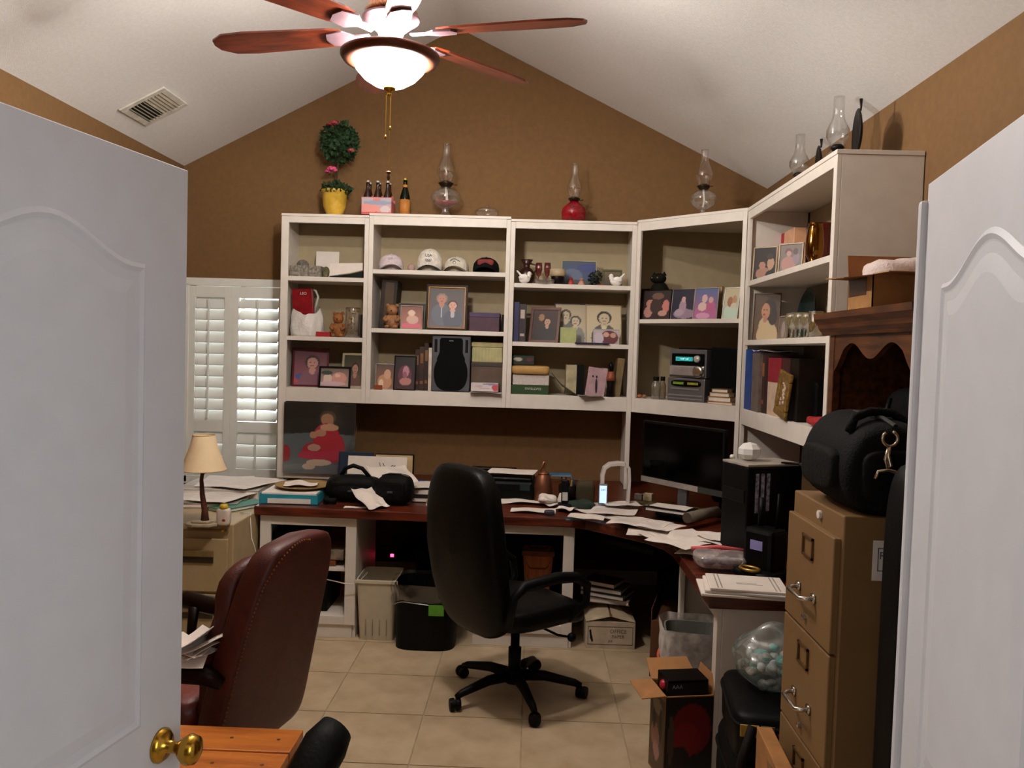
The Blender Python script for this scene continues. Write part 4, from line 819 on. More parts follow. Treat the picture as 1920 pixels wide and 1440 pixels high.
# ================= BOOKCASE 3 =================
A3, B3 = ZU['a3'], ZU['b3']
c, w, h = P2(BK, 970, 1003, 487, A3, .15); t = T('jug', 'dark red-brown jug with a flared neck behind the left dove', 'jug', c)
P('body', G().lathe([(w*.3, 0), (w*.46, h*.2), (w*.5, h*.42), (w*.36, h*.6), (w*.2, h*.68), (w*.19, h*.8), (w*.36, h), (w*.3, h), (w*.15, h*.8)], n=24), M('3a140c', .3, var=.3), t, smooth=True); P('handle', G().tube([(w*.2, 0, h*.85), (w*.5, 0, h*.8), (w*.55, 0, h*.6), (w*.4, 0, h*.45)], .006), M('3a140c', .3), t, smooth=True)
dove('left white dove figurine with raised wings, facing right', BK, 967, 1000, 507, A3, .04, 1)
glass_item('small clear glass ashtray between the dove and the dark cup', BK, 1000, 1042, 524, A3, .05, [(.8, 0), (1, .7), (1, 1), (.85, 1), (.75, .2), (0, .2)], 'glass_ashtray', 'ashtray')
for x, q in ((1003, 'left'), (1019, 'right')): glass_item(q+' one of two small red wine glasses behind the glass ashtray', BK, x, x+13, 493, A3, .14, [(.7, 0), (.65, .03), (.1, .06), (.1, .35), (.6, .45), (1, .7), (.9, 1), (.86, 1), (.9, .7), (0, .45)], 'wine_glass', 'wine glass', 'red wine glasses', glassy((.75, .35, .35), .15, diff=.25, dcol='7a3030'))
c, w, h = P2(BK, 1030, 1060, 505, A3, .08); t = T('cup', 'dark cup with a wide cream rim in front of the lake photo', 'cup', c)
P('body', G().lathe([(w*.22, 0), (w*.34, h*.1), (w*.42, h*.5), (w*.4, h*.55)], n=22), M('20140e', .4), t, smooth=True); P('rim', G().lathe([(w*.4, h*.52), (w*.5, h*.62), (w*.5, h), (w*.44, h), (w*.42, h*.6), (0, h*.58)], n=22), M('b8a480', .5), t, smooth=True)
pf('thin glass framed blue lake photo on the shelf of doves', BK, 1052, 1118, 488, A3, .17, 'a89878', ('3a4a5e', '2a2c40'), [(.5, .55, .5, .35, '3c4668'), (.3, .4, .3, .3, '54607c'), (.75, .75, .3, .16, '343c74'), (.5, .05, .6, .2, '3a3838')], .006, 8)
for i, (x0, x1, y, k, lb) in enumerate(((1064, 1077, 519, 'a03428', 'small red figurine in front of the lake photo'), (1083, 1097, 521, 'c08c78', 'small pink figurine beside the red figurine'))):
    c, w, h = P2(BK, x0, x1, y, A3, .05); t = T('figurine', lb, 'figurine', c); P('body', G().lathe([(w*.5, 0), (w*.45, h*.2), (w*.25, h*.6), (w*.15, h*.65)], n=12), M(k, .5), t, smooth=True); P('head', G().ell((0, 0, h*.8), (w*.26, w*.26, h*.2)), M(k, .5, var=.3), t, smooth=True)
c, w, h = P2(BK, 1102, 1130, 508, A3, .14); t = T('figurine', 'dark green bushy ornament between lake photo and green frame', 'ornament', c); P('base', G().lathe([(w*.3, 0), (w*.3, h*.2), (0, h*.2)], n=12), BLACK, t); P('sprigs', leaves((0, 0, h*.55), w*.42, 160, 9, .014).ell((0, 0, h*.5), w*.25), M('2a3020', .8, var=.4), t, kind='stuff')
pf('little olive green frame behind the right dove', BK, 1129, 1166, 505, A3, .12, '4a4a26', ('6a5c40', '3c3428'), [(.5, .5, .3, .3, '5a3c34')], .014, 8)
dove('right white dove figurine with raised tail, facing left', BK, 1137, 1172, 512, A3, .05, -1)
c, w, h = P2(BK, 1118, 1136, 530, A3, .03); TM('coaster', 'flat dark red coaster at the shelf edge left of the right dove', 'coaster', G().box(-w/2, w/2, -.02, .05, 0, .006), M('7a2c20', .5), c)
# middle shelf
book('tall blue-violet book at the left end of the middle shelf', BK, 962, 972, 566, B3, .04, '26204e')
book('black book with white spine patches beside the violet book', BK, 972, 985, 570, B3, .05, '2c2024', stripe='b8a898')
pf('brown wooden frame leaning sideways with a dark portrait', BK, 990, 1046, 575, B3, .09, '5a2c14', ('3a2418', '241712'), [(.35, .75, .12, .12, '9a7050')]+fig(.6, .6, .12, '120a08', 'b8907a', '1e1c20', .8), .020, 14, -16)
pf('black and white photo of a young couple in a thin dark frame', BK, 1038, 1100, 568, B3, .16, '2a1a12', ('b8a88a', 'c0b298'), fig(.34, .70, .13, '4a4236', 'c0b094', '6a6a66', .75)+fig(.66, .55, .13, '4a4236', 'c6b69a', '84827a', .75), .007, 9)
c, w, h = P2(BK, 1050, 1080, 613, B3, .03); TM('card', 'pale green note card propped against the couple photo', 'card', G().box(-w/2, w/2, 0, .002, 0, h).rx(-12), M('a8ac74', .8), c)
pf('cream mounted black and white portrait of a woman with dark curls', BK, 1098, 1166, 571, B3, .11, 'b09a78', ('c4b494', 'c8ba9e'), fig(.52, .66, .16, '3c362e', 'c2b294', '5c5a52', .75)+[(.52, .40, .07, .08, 'd0c6ac')], .006, 12, 5, nx=44, ny=52)
pf('small white-edged family photo leaning on the curly-haired portrait', BK, 1112, 1161, 617, B3, .03, 'c0b8b4', ('b0a4a8', '9a8888'), [(.62, .45, .36, .5, '5a1c24'), (.5, .66, .12, .18, 'c09080'), (.78, .62, .12, .18, 'b88874'), (.2, .4, .2, .4, 'b8aab0')], .004, 14)
c, w, h = P2(BK, 1078, 1142, 640, B3, .0); TM('folder', 'dark blue folder lying flat and jutting over the shelf edge', 'folder', G().box(-w/2, w/2, -.02, .09, 0, .008), M('1e2456', .45), (c.x, YF+.0, B3+.0005), bev=.002)
# bottom shelf
zz = CC
for i, (x0, x1, th, k, lb) in enumerate(((957, 1028, .066, '24401c', 'green carton with white lettering at the bottom of the paper pile'), )):
    c, w, h = P2(BK, x0, x1, 722, zz, .03); t = carton('index_card_box', lb, 'carton', (c.x, c.y+.09, zz), w, .18, h, k); txt('lettering', 'ENVELOPES', .022, M('c8c8b0', .6), t, (.025, -.0908, h*.6)); zz += h
c, w, h = P2(BK, 961, 1029, 703, zz, .03); t = TM('paper_stack', 'thick stack of white paper on the green carton', 'paper', G().box(-w/2, w/2, 0, .2, 0, h), M('c6bab4', .8, var=.1, scale=80), (c.x, c.y-.005, zz+.0005), bev=.003); zz += h+.001
c, w, h = P2(BK, 958, 1031, 686, zz, .02); TM('envelope', 'bulging manila envelope on the white paper stack', 'envelope', G().sell((0, .1, h/2), (w/2, .11, h/2), .3, .3, 20, 8), M('b88e50', .7), (c.x, c.y-.01, zz+.001), smooth=True); zz += h+.001
c, w, h = P2(BK, 958, 1002, 665, zz+.005, .06); t = carton('small_carton', 'small dark green carton on top of the manila envelope', 'carton', (c.x, c.y+.07, zz+.001), w, .12, h+.004, '16281a'); ART(t, w*.96, h*.9, ('16281a', '10180f'), [(.3, .6, .2, .2, 'a8a090'), (.8, .6, .15, .2, '5a2020')], (0, -.0608, h*.05), 16, 12, 'front_print')
c, w, h = P2(BK, 1032, 1082, 700, CC, .10); TM('magazine', 'dark magazine sliding down beside the green carton', 'magazine', G().prism([(-w/2, h), (-w/2+.004, h+.002), (-w*.1, h*.5), (w/2, .004), (w/2, 0), (-w*.1, h*.42)], -.08, .10), M('2a2a20', .5), c)
book('thick cream paged book block beside the sliding magazine', BK, 1060, 1080, 684, CC, .12, 'b8ac86', .2)
book('black book next to the cream paged book', BK, 1081, 1094, 684, CC, .08, '12100e', .2)
c, w, h = P2(BK, 1096, 1132, 689, CC, .03); t = TM('greeting_card', 'pink greeting card leaning sideways with dark silhouettes', 'card', G().box(-w/2, w/2, 0, .004, 0, h).ry(7).rx(-6), M('ac8a90', .7), c)
P('silhouette', G().sell((0.012, -.003, h*.36), (.008, .001, h*.26), 1, 1, 10, 8).ell((0.014, -.004, h*.68), (.006, .001, .009)).ell((-.012, -.004, h*.7), (.006, .001, .007)).rx(-6), M('2a1a22', .8), t)
c, w, h = P2(BK, 1126, 1139, 684, CC, .05); book('narrow beige book leaning behind the pink card', BK, 1125, 1133, 690, CC, .06, 'b09c88', .15, 5)
c, w, h = P2(BK, 1134, 1150, 678, CC, .06); t = T('figurine', 'dark figurine with an orange middle between the leaning books', 'figurine', c+Vector((.004, -.03, 0))); P('body', G().lathe([(w*.5, 0), (w*.4, h*.3), (w*.5, h*.5), (w*.3, h*.75)], n=14), M('241a18', .4), t, smooth=True); P('shirt', G().lathe([(w*.51, h*.46), (w*.5, h*.55), (w*.36, h*.72)], n=14), M('8a4424', .5), t, smooth=True); P('head', G().ell((0, 0, h*.86), (w*.3, w*.3, h*.13)), M('1a1414', .3), t, smooth=True)
book('tan book leaning against the right end of the lowest shelf', BK, 1149, 1162, 671, CC, .05, '7a6440', .16, 6)
paper('grey sheet jutting over the shelf edge under the pink card', (BK.w(.40, -.0, 0).x, YF+.01, CC+.0005), .16, .13, .25, .003, M('8f8376', .7))
# ================= DIAGONAL CORNER CASE =================
DD = ZU['d']
pf('dark busy photo beneath the cat figurine in the corner bookcase', DG, 1200, 1253, 543, DD, .07, '1c1010', ('241412', '2c1416'), [(.3, .55, .14, .14, 'b07868'), (.55, .8, .2, .12, '6a4a3c'), (.85, .45, .12, .22, 'b87068'), (.25, .25, .14, .2, 'a87a70'), (.75, .2, .16, .1, 'b08878'), (.5, .45, .2, .25, '35241a')], .004, 7, 4)
pf('small reddish frame at the far left of the corner bookcase shelf', DG, 1196, 1210, 541, DD, .16, '3a1210', ('4a1a1c', '20100e'), [(.5, .5, .3, .3, '7a3a30')], .005, 7)
c, w, h = P2(DG, 1215, 1251, 510, DD, .22); h1 = DG.hit(1232, 545, .22)[1]-DD
t = T('cat_figurine', 'dark grey cat figurine sitting behind the busy photo in the corner case', 'figurine', c, DG.rz); CM = M('26241a', .8, var=.4, bump=.1, scale=50)
P('plinth', G().box(-w*.45, w*.45, -.03, .05, 0, h1*.55), M('18120e', .7), t, bev=.003)
P('body', G().ell((0, .01, h1*.55+(h-h1*.55)*.35), (w*.42, w*.4, (h-h1*.55)*.37)), CM, t, smooth=True); P('head', G().ell((0, -.008, h*.86), (w*.36, w*.30, h*.11)), CM, t, smooth=True)
P('eyes', G().ell((-w*.14, -w*.30, h*.87), .006).ell((w*.14, -w*.30, h*.87), .006), M('8a8a50', .2), t)
for s in (-1, 1): P('ear', G().lathe([(w*.11, 0), (0, h*.09)], n=8).mv(s*w*.26, 0, h*.92), CM, t)
pf('dark blue photo of a seated pale figure, middle of the corner shelf', DG, 1257, 1297, 541, DD, .07, 'a09488', ('161428', '1c1830'), [(.6, .18, .5, .16, '8a7484'), (.5, .4, .16, .26, '9a8090'), (.52, .66, .09, .10, 'b8948c'), (.35, .22, .2, .12, 'a08c98')], .003, 7, 4)
pf('blue and pink photo of children in a pale frame on the corner shelf', DG, 1299, 1342, 539, DD, .07, 'b0a090', ('4a5e86', '9a5a80'), [(.5, .2, .5, .25, 'a8608c'), (.35, .4, .2, .14, 'd0b0a8'), (.7, .42, .2, .18, 'b05880'), (.42, .66, .12, .14, 'c8a8a8'), (.7, .62, .1, .1, 'c09a98'), (.4, .1, .3, .1, 'c890b0')], .004, 7, 4)
pf('narrow tan frame seen behind the children photo', DG, 1338, 1349, 536, DD, .13, '8a6c48', ('a08458', '8a6c44'), [], .004, 6)
pf('arched white frame with a photo of two small children, right end of the corner shelf', DG, 1351, 1382, 538, DD, .07, 'd6d2c4', ('b8a888', 'b4c0ae'), [(.5, .2, .5, .25, 'b8ccba'), (.4, .55, .2, .17, '9a6a4c'), (.7, .6, .16, .17, 'b08868'), (.68, .42, .2, .1, 'c8bca8')], .007, 9, -4)
# lower shelf
for i, (a, b, k) in enumerate(((1193, 1203, 'b0623c'), (1204, 1212, '8a6a3a'))):
    c, w, h = P2(DG, a, b, 737, CC, .05); TM('pumpkin_ornament', ('tiny orange ornament', 'tiny mustard ornament')[i]+' at the left end of the stereo shelf', 'ornament', G().sell((0, 0, .014), (w/2, w/2, .014), 1, 1, 12, 8), M(k, .5, var=.3), c, smooth=True)
t, w, h = glass_item('pale glass bottle with dark cap left of the stereo', DG, 1222, 1236, 706, CC, .06, [(.9, 0), (1, .05), (1, .62), (.6, .76), (.6, .84), (0, .84)], 'glass_bottle', 'bottle', None, glassy(fac=.15, diff=.4, dcol='8a8474'))
P('cap', G().lathe([(w*.33, h*.82), (w*.33, h), (0, h)], n=14), M('1c1612', .4), t)
t, w, h = glass_item('second pale glass bottle tucked against the stereo', DG, 1236, 1247, 706, CC, .08, [(.9, 0), (1, .05), (1, .62), (.6, .76), (.6, .84), (0, .84)], 'glass_bottle', 'bottle', None, glassy(fac=.15, diff=.4, dcol='6a5a48'))
P('cap', G().lathe([(w*.33, h*.82), (w*.33, h), (0, h)], n=14), M('1c1612', .4), t)
c, w, h = P2(DG, 1250, 1321, 655, CC, .06); t = T('stereo', 'silver stacked mini stereo with a glowing teal display', 'stereo', c, DG.rz); SV = M('8e8a88', .35, .4, var=.05); SV2 = M('6a6668', .4, .4, var=.05)
P('upper_body', G().box(-w/2+.006, w/2-.004, .01, .26, h*.46, h), SV2, t, bev=.004); P('lower_body', G().box(-w/2, w/2-.004, .0, .26, 0, h*.445), SV2, t, bev=.006)
P('cd_lid', G().box(-w*.3, w*.2, .03, .2, h, h*1.03), BLACK, t, bev=.003); P('upper_fascia', G().box(-w*.40, w*.44, -.002, .01, h*.70, h*.92), M('0c1412', .2), t, bev=.003)
P('display', G().box(-w*.29, w*.16, -.0035, -.002, h*.775, h*.855), M('2f9a98', .3, emit=.7, bump=0, var=.5, scale=60), t)
txt('display_digits', '12:07 CD', .017, M('a8f0e8', .3, emit=.9, bump=0), t, (-w*.06, -.0045, h*.815))
P('volume_knob', G().lathe([(0, .018), (w*.075, .018), (w*.08, 0)], n=24).rx(90).mv(w*.29, -.002, h*.82), M('c4c0b8', .3, .3), t, smooth=True)
P('middle_fascia', G().box(-w*.46, w*.46, -.006, .01, h*.49, h*.685), M('b4acaa', .3, .5), t, bev=.008)
P('jog_dial', G().lathe([(0, .014), (w*.09, .016), (w*.13, .01), (w*.14, 0)], n=28).rx(90).mv(w*.32, -.006, h*.58), CHROME, t, smooth=True)
P('tape_window', G().sell((0, 0, h*.345), (w*.40, .006, h*.062), .4, .5, 28, 8, 'y'), M('10140a', .15), t, smooth=True)
for s in (-1, 1): P('tape_label', G().box(s*w*.19-w*.14, s*w*.19+w*.14, -.0075, -.0055, h*.325, h*.37), M(('6a8a24', '8f8a34')[s > 0], .4, emit=.15, bump=0, var=.3, scale=60), t)
P('deck_ridges', G().box(-w*.40, w*.36, -.006, .0, h*.225, h*.25).box(-w*.46, w*.44, -.005, .0, h*.10, h*.13).box(-w*.46, w*.44, -.005, 0, h*.04, h*.06), SV, t, bev=.002)
c, w, h = P2(DG, 1328, 1381, 651, CC, .095); t = T('loudspeaker', 'plain black loudspeaker at the right end of the stereo shelf', 'speaker', c, DG.rz); P('cabinet', G().box(-w/2, w/2, .01, .2, 0, h), BLACK, t, bev=.004); P('grille', G().box(-w/2+.006, w/2-.006, 0, .01, .006, h-.006), M('080808', .9, bump=.1, scale=90), t, bev=.004)
zz = CC
for i, (a, b, y, k, lb) in enumerate(((1328, 1376, 755, 'b88a5c', 'bottom book of the small tan stack before the black loudspeaker'), (1330, 1371, 744, 'b0833c', 'middle book of the small tan stack before the black loudspeaker'), (1333, 1370, 736, 'a8782c', 'upper book of the small tan stack before the black loudspeaker'), (1337, 1366, 729, '8a6a34', 'small top book of the tan stack before the black loudspeaker'))):
    c, w, h = P2(DG, a, b, y, zz, .03); h = max(.018, min(h, .032)); o = flat(lb, c-DG.n*(.018)+Vector((0, 0, .0)), w, .07, h-.001, k, DG.rz+(.05 if i % 2 else -.03), name='book'); o.location.z = zz+.0005; zz += h

# ================= RIGHT BOOKCASE =================
AR, BR, CR = ZU['ar'], ZU['br'], 1.385
pf('cream framed photo of a couple in the dark, top right shelf', RT, 1409, 1454, 462, AR, .072, 'b8a48a', ('241a12', '1e140e'), [(.45, .18, .36, .2, '9a705c'), (.38, .45, .15, .12, 'a87868'), (.76, .5, .16, .2, 'b08a70'), (.72, .72, .15, .1, '3a2a24'), (.75, .14, .2, .14, '14140c')], .008, 4, 48)
pf('cream framed photo of a woman and child, second on the top right shelf', RT, 1457, 1503, 455, AR, .09, 'b4a088', ('7a6a64', '6c7064'), [(.4, .3, .34, .28, 'a87a74'), (.38, .74, .16, .14, '6a4a44'), (.4, .68, .11, .1, 'b08c80'), (.75, .5, .16, .2, '8a7a84'), (.7, .74, .12, .12, '5a4a48')], .008, 4, 48)
c, w, h = P2(RT, 1445, 1506, 440, AR, .24); t = T('gift_box', 'long box, red at one end and peach at the other, lying behind the frames', 'box', c, RT.rz); w = min(w, .5)
P('red_end', G().box(-w/2, w*.12, -.04, .03, 0, h), M('b01828', .5), t, bev=.003, label='red half'); P('peach_end', G().box(w*.12, w/2, -.04, .03, 0, h+.004), M('e0a882', .4), t, bev=.003, label='peach half')
c, w, h = P2(RT, 1512, 1540, 420, AR, .10); t = T('vase', 'shiny brass vase with a bright glint at the near end of the top right shelf', 'vase', c, RT.rz); w = .088
P('body', G().lathe([(w*.35, 0), (w*.4, h*.03), (w*.25, h*.08), (w*.48, h*.3), (w*.5, h*.55), (w*.42, h*.85), (w*.36, h*.97), (w*.4, h), (w*.3, h*.97)], n=28), M('8a5c28', .12, 1, bump=0), t, smooth=True); P('foot_ring', G().lathe([(w*.36, 0), (w*.43, .004), (w*.4, .014), (0, .015)], n=24), BRASS, t, smooth=True)
c, w, h = P2(RT, 1528, 1549, 421, AR, .22); TM('tin', 'dark red tin standing behind the brass vase', 'tin', G().lathe([(.05, 0), (.05, h*.9), (.052, h*.9), (.052, h), (0, h)], n=24), M('5a1410', .3), (c.x, c.y, c.z), smooth=False)
# middle shelf
pf('large unframed-looking portrait of a dark-haired woman in a cream blouse', RT, 1409, 1459, 549, BR, .092, '5a4028', ('4a3420', '5a4028'), [(.55, .08, .42, .34, 'b8a07a'), (.4, .30, .2, .18, 'b8a07a'), (.62, .66, .26, .24, '2a1a10'), (.75, .5, .18, .18, '2e1c12'), (.46, .62, .17, .18, 'b07c5c'), (.45, .45, .08, .08, 'a8745a'), (.40, .55, .06, .015, '8a3a30'), (.39, .65, .03, .015, '2a1a14'), (.5, .65, .03, .015, '2a1a14')], .006, 3, 52, nx=44, ny=52)
pf('little silver frame between the woman portrait and the row of glasses', RT, 1457, 1472, 592, BR, .05, '8a7a66', ('6a5c50', '7a6a5c'), [(.5, .4, .25, .4, '9a8a80')], .008, 4)
for i, (a, b) in enumerate(((1477, 1491), (1492, 1506), (1507, 1520), (1484, 1498), (1500, 1514))):
    od = 'first second third'.split()[i] if i < 3 else ''
    lb = (od+' from the left of the front row of stemmed glasses on the right bookcase') if i < 3 else ('left', 'right')[i-3]+' one of the two stemmed glasses in the back row, right bookcase'
    c, w, h = P2(RT, a, b, 588-(0 if i < 3 else 2), BR, .06 if i < 3 else .17); w = .072
    TM('stemmed_glass', lb, 'glass', G().lathe([(w*.42, 0), (w*.4, .003), (w*.08, .012), (w*.07, h*.35), (w*.3, h*.45), (w*.48, h*.62), (w*.46, h*.85), (w*.40, h), (w*.38, h), (w*.44, h*.85), (w*.45, h*.63), (0, h*.42)], n=24), glassy(fac=.22, diff=.08, dcol='c0b070'), c, smooth=True, group='stemmed glasses')
c, w, h = P2(RT, 1484, 1542, 545, BR, .29); TM('tray', 'dark teal round tray leaning at the back behind the stemmed glasses', 'tray', G().lathe([(0, 0), (.13, 0), (.15, .012), (.145, .014), (.125, .004), (0, .004)], n=32).rx(90).rx(-6).mv(0, 0, .155), M('1c3430', .4), c, RT.rz)
c, w, h = P2(RT, 1522, 1536, 584, BR, .06); TM('candle_glass', 'yellowish glass tumbler at the near end beside the stemmed glasses', 'glass', G().lathe([(.03, 0), (.036, h), (.033, h), (.027, .006), (0, .006)], n=20), glassy((.9, .8, .5), .2), c, smooth=True)
# lowest shelf
book('tall blue binder at the far end of the lowest right shelf', RT, 1394, 1406, 655, CR, .011, '0e3f8c', .22, cat='binder')
book('grey ring binder second on the lowest right shelf', RT, 1407, 1420, 661, CR, .011, '6a5a52', .22, cat='binder')
book('orange-topped brown album third on the lowest right shelf', RT, 1425, 1431, 664, CR, .03, '3a1c10', .22, stripe='8a5030')
book('dark maroon book left of the red and white one', RT, 1431, 1437, 668, CR, .03, '2a0c0c', .2)
c, w, h = P2(RT, 1437, 1461, 671, CR, .03); t = T('book', 'fat book, crimson above and cream below, on the lowest right shelf', 'book', c, RT.rz)
P('cover', G().box(-w/2, w/2, 0, .003, 0, h).box(-w/2, -w/2+.003, .003, .2, 0, h).box(w/2-.003, w/2, .003, .2, 0, h), M('c4a890', .6), t); P('spine_top', G().box(-w/2-.0005, w/2+.0005, -.0008, .05, h*.58, h+.0005), M('8a1828', .5), t); P('pages', G().box(-w/2+.003, w/2-.003, .003, .19, .003, h-.004), PAPER, t)
book('red-brown book right of the crimson and cream one', RT, 1462, 1477, 672, CR, .03, '3e120e', .2)
book('dark book standing behind the gold frame', RT, 1479, 1494, 672, CR, .03, '241810', .18)
c, w, h = P2(RT, 1425, 1462, 655, CR, .1); z1 = CR+(P2(RT, 1421, 1428, 664, CR, .06)[2])+.012
o = paper('crumpled cream paper lying across the tops of the books, lowest right shelf', (c.x, c.y-.03, z1), .16, .2, RT.rz, .006)
c, w, h = P2(RT, 1447, 1488, 702, CR, .0); t = T('picture_frame', 'ornate gold frame leaning sideways in front of the books', 'picture frame', (c.x-.012, c.y, c.z), RT.rz); GM = M('9a7434', .35, .5, var=.3, scale=60, bump=.15); w = .19
def lean(g): return g.ry(9).rx(-4).mv(0, -.012, .018)
b_ = .042
P('frame', lean(G().box(-w/2, w/2, 0, .02, 0, b_).box(-w/2, w/2, 0, .02, h-b_, h).box(-w/2, -w/2+b_, 0, .02, b_, h-b_).box(w/2-b_, w/2, 0, .02, b_, h-b_)), GM, t, bev=.006)
P('relief_panel', lean(G().box(-w/2+b_, w/2-b_, .008, .015, b_, h-b_)), M('7a5a34', .5, var=.3), t)
g = G(); r = random.Random(4)
for k in range(16): g.ell((r.uniform(-.03, .03), .008, b_+.02+(h-2*b_-.04)*k/15), (r.uniform(.008, .016), .006, r.uniform(.006, .012)), 8, 6)
P('relief_flowers', lean(g), M('b09a80', .5), t, smooth=True, kind='stuff')
c, w, h = P2(RT, 1497, 1528, 690, CR, .10); t = T('camera_case', 'black case with a glassy clasp in the dark near corner of the lowest shelf', 'case', c, RT.rz); w = .22
P('case', G().box(-w/2, w/2, 0, .15, 0, .20), BLACK, t, bev=.012); P('clasp', G().box(-.01, .01, -.004, 0, .09, .13), CHROME, t, bev=.002)
c, w, h = P2(RT, 1500, 1530, 790, CR, -.0); TM('scarf', 'bunched red cloth spilling over the near end of the lowest right shelf', 'cloth', crumpled(G().sell((0, .03, .022), (.10, .05, .022), .7, .7, 24, 10), .008, 6, 60), M('a01820', .8, bump=.1), (c.x+.03, c.y, CR+.004), RT.rz, smooth=True)

# ================= DESK: LEFT PART =================
ZD = .762
def D(px, py, z=ZD): p = onz(px, py, z); return Vector((p.x, p.y, z))
# big print in plastic
t = T('photo_print', 'large print of a toddler in a red dress, wrapped in clear plastic, on the desk', 'photo', (-1.70+.24, 5.62, .802)); LW, LH = .495, .49
ART(t, LW, LH, ('0e0c0a', '5a6468'), [(.5, .84, 1, .17, '0e0c0a'), (.5, .67, .9, .12, '1a1c1c'), (.5, .2, 1.2, .38, '5c666a'), (.5, .0, .9, .14, '6c7274'),
    (.62, .80, .115, .10, '4a3826'), (.61, .77, .09, .085, 'a87c60'), (.66, .70, .05, .03, 'a87c60'), (.60, .50, .19, .22, 'b02436'), (.70, .38, .16, .22, 'b02436'), (.64, .66, .13, .05, 'c89a7c'), (.52, .58, .08, .05, 'b88a6c'), (.42, .55, .055, .05, 'b88a6c'),
    (.40, .32, .14, .12, 'a8202e'), (.72, .27, .22, .07, 'b42a48'), (.42, .26, .22, .06, 'b42a48'), (.43, .37, .09, .05, 'b89080'), (.03, .28, .07, .12, '9a2030'), (.50, .16, .18, .045, 'c8b09a'), (.36, .10, .09, .045, 'c8b09a')], (0, 0, 0), 110, 110)
t.rotation_euler = (0, 0, 0)
P('card_backing', G().box(-LW/2, LW/2, .003, .007, 0, LH), M('6a6a6a', .7), t)
P('plastic_wrap', crumpled(G().box(-LW/2-.012, LW/2+.014, -.004, -.003, 0, LH+.01), 0, 1), glassy(fac=.02, rough=.12), t)
g = G(); r = random.Random(2)
for k in range(6):
    x = LW/2-.085+.014*k; g.tube([(x, -.006, .03+.02*k), (x+.018, -.009, .12+.02*k), (x+.03, -.006, .20+.03*k)], [.001, .0028, .001], 5)
P('plastic_creases', g, glassy(fac=.5, rough=.2), t)
c = D(700, 892); t = T('binder', 'dark blue folder standing behind the handwritten sheet at the back of the desk', 'folder', (-1.16, 5.50, ZD)); P('cover', G().box(-.13, .10, 0, .02, 0, .215).rx(-4), M('14283c', .6), t, bev=.003); P('spine', G().box(-.135, -.13, -.002, .03, 0, .213).rx(-4), M('101c2c', .6), t)
t = T('book', 'cream-edged thick book standing behind the handwritten sheet', 'book', (-.92, 5.52, ZD)); P('cover', G().box(-.13, .13, .0, .045, 0, .205).rx(-3), M('241a14', .6), t, bev=.002); P('pages', G().box(-.125, .125, -.004, .041, 0, .20).rx(-3), M('c8ac80', .8), t)
t = T('paper_pile', 'long pile of folded papers under the handwritten sheet', 'paper', (-1.03, 5.30, ZD)); P('sheets', G().box(-.30, .22, -.10, .10, 0, .035), PAPER, t, bev=.004); P('folder', G().box(-.28, .2, -.09, .12, .035, .05), M('a8906c', .7), t, bev=.003)
o = TM('handwritten_sheet', 'white sheet with a few handwritten marks propped at the back of the desk', 'paper', G().box(-.20, .19, 0, .002, 0, .16).rx(-14), PAPER, (-1.0, 5.34, ZD+.052))
g = G()
for (x, z, l) in ((-.07, .08, .018), (.02, .085, .05), (.045, .09, .04), (.07, .085, .03), (.095, .09, .02), (.0, .05, .02)): g.tube([(x, -.002+(-0), z), (x-.012 if l > .03 else x+l, -.002, z+l*.7)], .0022, 5)
P('handwriting', g.rx(-14), M('2a2a34', .7), o)
c = Vector((-.80, 5.33, ZD+.052)); TM('sponge', 'bright blue block beside the handwritten sheet', 'box', G().box(-.035, .05, -.03, .03, 0, .055), M('1c48a0', .8, bump=.1), (-.74, 5.38, ZD), bev=.006)
paper('crumpled white paper sloping down over the back of the second black bag', (-.86, 5.08, ZD+.10), .26, .26, .5, .010, tilt=14)
t = TM('paper_pile', 'broad low pile of white papers at the back of the desk behind the office chair', 'paper', crumpled(G().box(-.19, .19, -.13, .13, 0, .045), 0, 1), PAPER, (-.60, 5.22, ZD), rz=-.12, bev=.006)
paper('rumpled white sheet on the broad low pile behind the office chair', (-.60, 5.22, ZD+.047), .34, .26, .1, .006)
flat('dark folder under the sloping papers behind the office chair', (-.58, 4.97, ZD), .26, .10, .03, '14100e', 0, 'folder', 'folder')
TM('note_pad', 'small cream note pad at the front of the desk left of the office chair', 'note pad', G().box(-.05, .05, -.03, .03, 0, .03), M('b8a070', .8), (-.56, 4.86, ZD), bev=.002)
paper('curled white scrap at the desk edge left of the office chair', (-.555, 4.75, ZD), .07, .10, .3, .008)
# teal tray with plate
t = T('letter_tray', 'teal cardboard tray full of papers at the left end of the desk', 'tray', (-1.405, 4.89, ZD), .03)
P('base', G().box(-.17, .17, -.17, .17, 0, .004).box(-.17, -.165, -.17, .17, 0, .06).box(.165, .17, -.17, .17, 0, .06).box(-.165, .165, .165, .17, 0, .06).box(-.165, .165, -.17, -.165, .0, .055), M('1f8a9c', .6), t)
P('papers', G().box(-.16, .16, -.16, .16, .005, .064), PAPER, t, bev=.002); P('front_card', G().box(-.12, .13, -.174, -.1705, .004, .032), PAPER, t)
t = T('straw_plate', 'round straw plate lying on the papers in the teal tray', 'plate', (-1.37, 4.93, ZD+.066)); P('plate', G().lathe([(0, 0), (.10, .0), (.165, .014), (.17, .02), (.16, .018), (.1, .006), (0, .006)], n=32), M('b08c50', .8, bump=.1, kind='woven', scale=60), t, smooth=True)
crm = M('d8d0c4', .8, var=.05); paper('crumpled white tissue on the straw plate', (-1.385, 4.93, ZD+.078), .20, .14, .2, .012)
